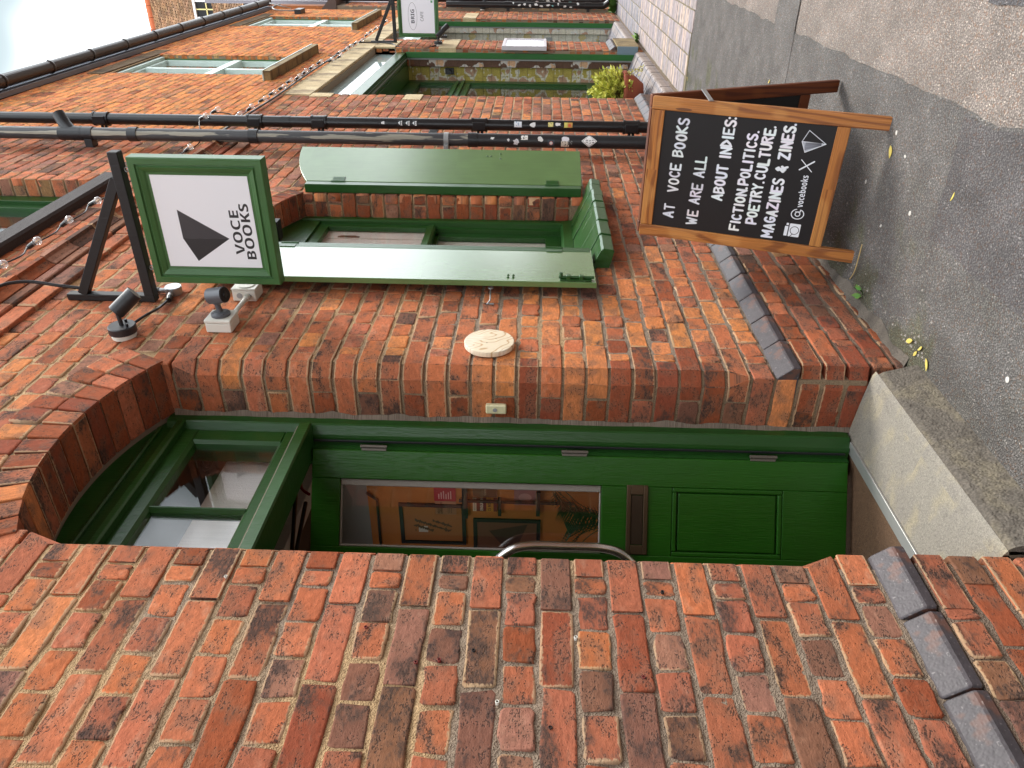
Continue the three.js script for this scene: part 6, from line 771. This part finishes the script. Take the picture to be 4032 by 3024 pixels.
    const pw = W - 2 * sw + 0.006, ph = L - 0.058 - 0.203 + 0.006, pg = new THREE.BoxGeometry(pw, ph, 0.008); pg.translate(0, 0.203 + (ph - 0.006) / 2, -0.012); mesh('board', lean(pg), front ? std({ map: canvasTex(1024, Math.round(1024 * ph / pw), draw), roughness: 0.55 }) : M.matBlack, t);
  }; mkLeaf(true); mkLeaf(false);
  mesh('hinge', bx(-0.05, 0.05, 0.925, 0.940, -0.012, 0.012, 0.002), M.zinc, t); mesh('stay', [bx(0.331, 0.336, 0.70, 0.72, -0.10, 0.10, 0.001)], M.zinc, t);
}
// ---------------------------------------------------------------- potted shrub on the cafe sill
{
  const t = thing('potted_plant', 'terracotta bowl of bright yellow-green shrub on the cafe window sill', 'potted plant', [9.35, 0.262, -0.20]);
  mesh('pot', new THREE.LatheGeometry([[0, 0], [0.12, 0], [0.20, 0.10], [0.235, 0.19], [0.255, 0.195], [0.258, 0.235], [0.235, 0.24], [0.21, 0.19], [0, 0.18]].map(p => new THREE.Vector2(...p)), 32), std({ color: srgb(150, 78, 54), roughness: 0.85, bumpMap: M.mortar.bumpMap, bumpScale: 0.002 }), t);
  const r = rng(717), leafG = new G(), stemG = [];
  const leaf = (p, d, s, c) => { const up = V(r() - .5, r(), r() - .5).normalize(), side = d.clone().cross(up).normalize(), nn = side.clone().cross(d).normalize(); const a = p, m = p.clone().addScaledVector(d, s * .5), e = p.clone().addScaledVector(d, s).addScaledVector(nn, -s * .12), l = m.clone().addScaledVector(side, s * .26).addScaledVector(nn, s * .08), q = m.clone().addScaledVector(side, -s * .26).addScaledVector(nn, s * .08); const i = [a, l, e, q, m].map(v => leafG.v(v, nn, 0, 0, c)); leafG.tri(i[0], i[1], i[4]); leafG.tri(i[1], i[2], i[4]); leafG.tri(i[2], i[3], i[4]); leafG.tri(i[3], i[0], i[4]); };
  for (let k = 0; k < 190; k++) { const th = r() * 6.28, ph = Math.acos(1 - r() * 1.55), R = 0.275 * (0.5 + 0.5 * r()), tip = V(Math.sin(ph) * Math.cos(th) * R * 1.1, 0.32 + Math.cos(ph) * R * 1.12, Math.sin(ph) * Math.sin(th) * R); stemG.push(tube([V(tip.x * .1, 0.18, tip.z * .1), V(tip.x * .5, 0.18 + (tip.y - .18) * .6, tip.z * .5), tip], 0.0028, 5, 4)); const inner = 1 - R / 0.315; const out = tip.clone().sub(V(0, .3, 0)).normalize();
    for (let i = 0; i < 11; i++) { const d = out.clone().add(V(r() - .5, r() * .5 - .1, r() - .5).multiplyScalar(2.0)).normalize(); const yel = r() * (1 - inner * 0.8); leaf(tip.clone().addScaledVector(out, -0.05 * r()).add(V((r() - .5) * .05, (r() - .5) * .05, (r() - .5) * .05)), d, 0.045 + r() * 0.028, [lerp(0.42, 0.92, yel), lerp(0.46, 0.86, yel), lerp(0.07, 0.2, yel)]); } }
  for (let k = 0; k < 12; k++) { const th = r() * 6.28, c = V(Math.cos(th), 0, Math.sin(th)); let p = c.clone().multiplyScalar(0.24).setY(0.24); const pts = [p.clone()]; for (let i = 0; i < 6; i++) { p = p.clone().addScaledVector(c, 0.015).add(V((r() - .5) * .03, -0.03 - r() * .01, (r() - .5) * .03)); pts.push(p); for (let q = 0; q < 4; q++) leaf(p, V(r() - .5, r() - .3, r() - .5).normalize(), 0.03, [0.5, 0.44, 0.12]); } stemG.push(tube(pts, 0.002, 10, 4)); }
  stuff(mesh('leaves', leafG.build(), phy({ vertexColors: true, roughness: 0.6, side: THREE.DoubleSide }), t)); mesh('stems', stemG, std({ color: srgb(110, 100, 50), roughness: 0.8 }), t);
}
{ // display case on the second pier
  const t = thing('poster_case', 'pale framed poster case on the brick pier under the BRIG CAFE sign', 'poster case', [11.62, 1.675, 0]); mesh('frame', [bx(-0.40, 0.40, 0.265, 0.305, 0, 0.055), bx(-0.40, 0.40, -0.305, -0.265, 0, 0.055), bx(-0.40, -0.36, -0.27, 0.27, 0, 0.0545), bx(0.36, 0.40, -0.27, 0.27, 0, 0.0545)], std({ color: srgb(196, 190, 194), roughness: 0.5 }), t);
  mesh('poster', new THREE.BoxGeometry(0.73, 0.54, 0.02).translate(0, 0, 0.015), std({ roughness: 0.6, map: canvasTex(256, 190, (x, w, h) => { x.fillStyle = '#e8e8ee'; x.fillRect(0, 0, w, h); x.fillStyle = '#c8aab0'; x.fillRect(w * .08, h * .15, w * .84, h * .22); x.fillStyle = '#a8aec6'; x.fillRect(w * .08, h * .42, w * .84, h * .3); x.fillStyle = '#8a8a98'; x.fillRect(w * .2, h * .8, w * .6, h * .05); }) }), t); mesh('pane', bx(-0.36, 0.36, -0.265, 0.265, 0.045, 0.048, 0.0005), phy({ color: 0xffffff, transmission: 1, thickness: 0, roughness: 0.02, ior: 1.25, specularIntensity: 0.25 }), t);
}
// ---------------------------------------------------------------- small litter and weeds
{
  const lm = std({ vertexColors: false, color: srgb(206, 184, 92), roughness: 0.7, side: THREE.DoubleSide }), pm = std({ color: srgb(196, 192, 184), roughness: 0.8, side: THREE.DoubleSide });
  const proto = (() => { const s = new THREE.Shape(); s.moveTo(0, -0.018); s.quadraticCurveTo(0.014, -0.004, 0, 0.020); s.quadraticCurveTo(-0.014, -0.004, 0, -0.018); const g = new THREE.ExtrudeGeometry(s, { depth: 0.0012, bevelEnabled: false, curveSegments: 6 }); g.rotateX(-Math.PI / 2); const p = g.attributes.position; for (let i = 0; i < p.count; i++) p.setY(i, p.getY(i) + 30 * p.getX(i) ** 2 + 8 * p.getZ(i) ** 2); g.computeVertexNormals(); return g; })();
  const lf = [[3.226, 0.718, 'yellow fallen leaf on the tarmac in front of the chalkboard foot'], [2.66, 0.708, 'yellow fallen leaf on the darker tarmac patch'], [2.645, 0.147, 'largest yellow leaf of the group beside the doorstep'], [2.581, 0.127, 'crumpled yellow leaf in the middle of the group beside the doorstep'], [2.559, 0.160, 'small orange leaf touching others beside the doorstep'], [2.485, 0.134, 'yellow leaf at the corner of the doorstep'], [5.156, 0.661, 'tiny yellow leaf far along the pavement'], [8.0, 0.20, 'yellow leaf by the brick paving beside the chalkboard top']];
  lf.forEach(([x, z, l], i) => { const r = rng(i + 40), m = mesh('fallen_leaf', proto.clone(), lm); m.position.set(x, 0.007, z); m.rotation.y = r() * 6; m.rotation.z = (r() - .5) * .5; m.scale.setScalar(0.9 + r() * 0.5); tag(m, l, 'leaf', 'fallen leaves on the pavement'); });
  const sc = [[3.097, 0.732, 'pale scrap of gum nearest the yellow leaf'], [3.397, 0.543, 'pale scrap lying under the chalkboard edge'], [2.931, 0.556, 'round pale spot of gum on the tarmac'], [3.144, 0.43, 'faint gum spot nearer the wall'], [3.225, 0.794, 'white scrap by the chalkboard foot'], [2.05, 0.33, 'pale pebble on the tarmac before the doorstep']];
  sc.forEach(([x, z, l], i) => { const g = new THREE.SphereGeometry(0.010, 9, 5).scale(1, 0.12, 0.6 + (i % 3) * 0.25); const m = mesh('gum_spot', g, pm); m.position.set(x, 0.0055, z); m.rotation.y = i * 1.3; tag(m, l, 'litter', 'pale scraps on the pavement'); });
  const tw = thing('twig', 'thin straw twig leaning by the foot of the chalkboard', 'twig', [3.30, 0.008, 0.12]); mesh('stalk', tube([V(0, 0, 0), V(-0.05, 0.01, 0.06), V(-0.06, 0.012, 0.19)], 0.0025, 12), std({ color: srgb(176, 150, 100), roughness: 0.8 }), tw);
  const weed = (l, x, z, n, s, y = 0.006) => { const t = thing('weed', l, 'weed', [x, y, z]); const r = rng(Math.round(x * 55)), g = new G(); for (let i = 0; i < n; i++) { const a = r() * 6.28, R = r() * s * 0.5, b = V(Math.cos(a) * R, 0, Math.sin(a) * R), d = V(Math.cos(a) * .7, 0.5 + r() * .6, Math.sin(a) * .7).normalize(), L = s * (0.4 + r() * 0.5), sd = V(-Math.sin(a), 0, Math.cos(a)), c = [0.07 + r() * .06, 0.16 + r() * .10, 0.03]; const q = [b, b.clone().addScaledVector(d, L * .55).addScaledVector(sd, L * .22), b.clone().addScaledVector(d, L), b.clone().addScaledVector(d, L * .55).addScaledVector(sd, -L * .22)].map(p => g.v(p, V(0, 1, 0.3).normalize(), 0, 0, c)); g.quad(...q); } stuff(mesh('leaves', g.build(), std({ vertexColors: true, roughness: 0.7, side: THREE.DoubleSide }), t)); };
  weed('tiny weed in the crack at the foot of the wall near the chalkboard', 3.14, 0.115, 14, 0.05); weed('green weed growing beside the stone block of the second pier', 12.25, 0.02, 40, 0.16, 0.01); weed('weeds at the foot of the far drainpipes', 16.3, 0.12, 60, 0.3, 0.01);
  const gr = new G(), r = rng(66); for (let i = 0; i < 220; i++) { const x = 2.5 + r() * 1.6, z = 0.12 + Math.pow(r(), 2) * 0.3, s = 0.002 + r() * 0.004, kk = 0.5 + r() * 0.8, c = [0.24, 0.215, 0.19].map(v => v * kk); const t = [V(x, 0.004, z), V(x + s * 2, 0.004, z), V(x + s, 0.004, z + s * 2), V(x + s, 0.004 + s * 1.3, z + s * .7)].map(p => gr.v(p, Y, 0, 0, c)); gr.tri(t[0], t[1], t[3]); gr.tri(t[1], t[2], t[3]); gr.tri(t[2], t[0], t[3]); }
  const gm = stuff(mesh('grit', gr.build(), std({ vertexColors: true, roughness: 0.95 }))); tag(gm, 'loose grit along the foot of the brick wall', 'grit');
}
renderer.render(scene, camera);
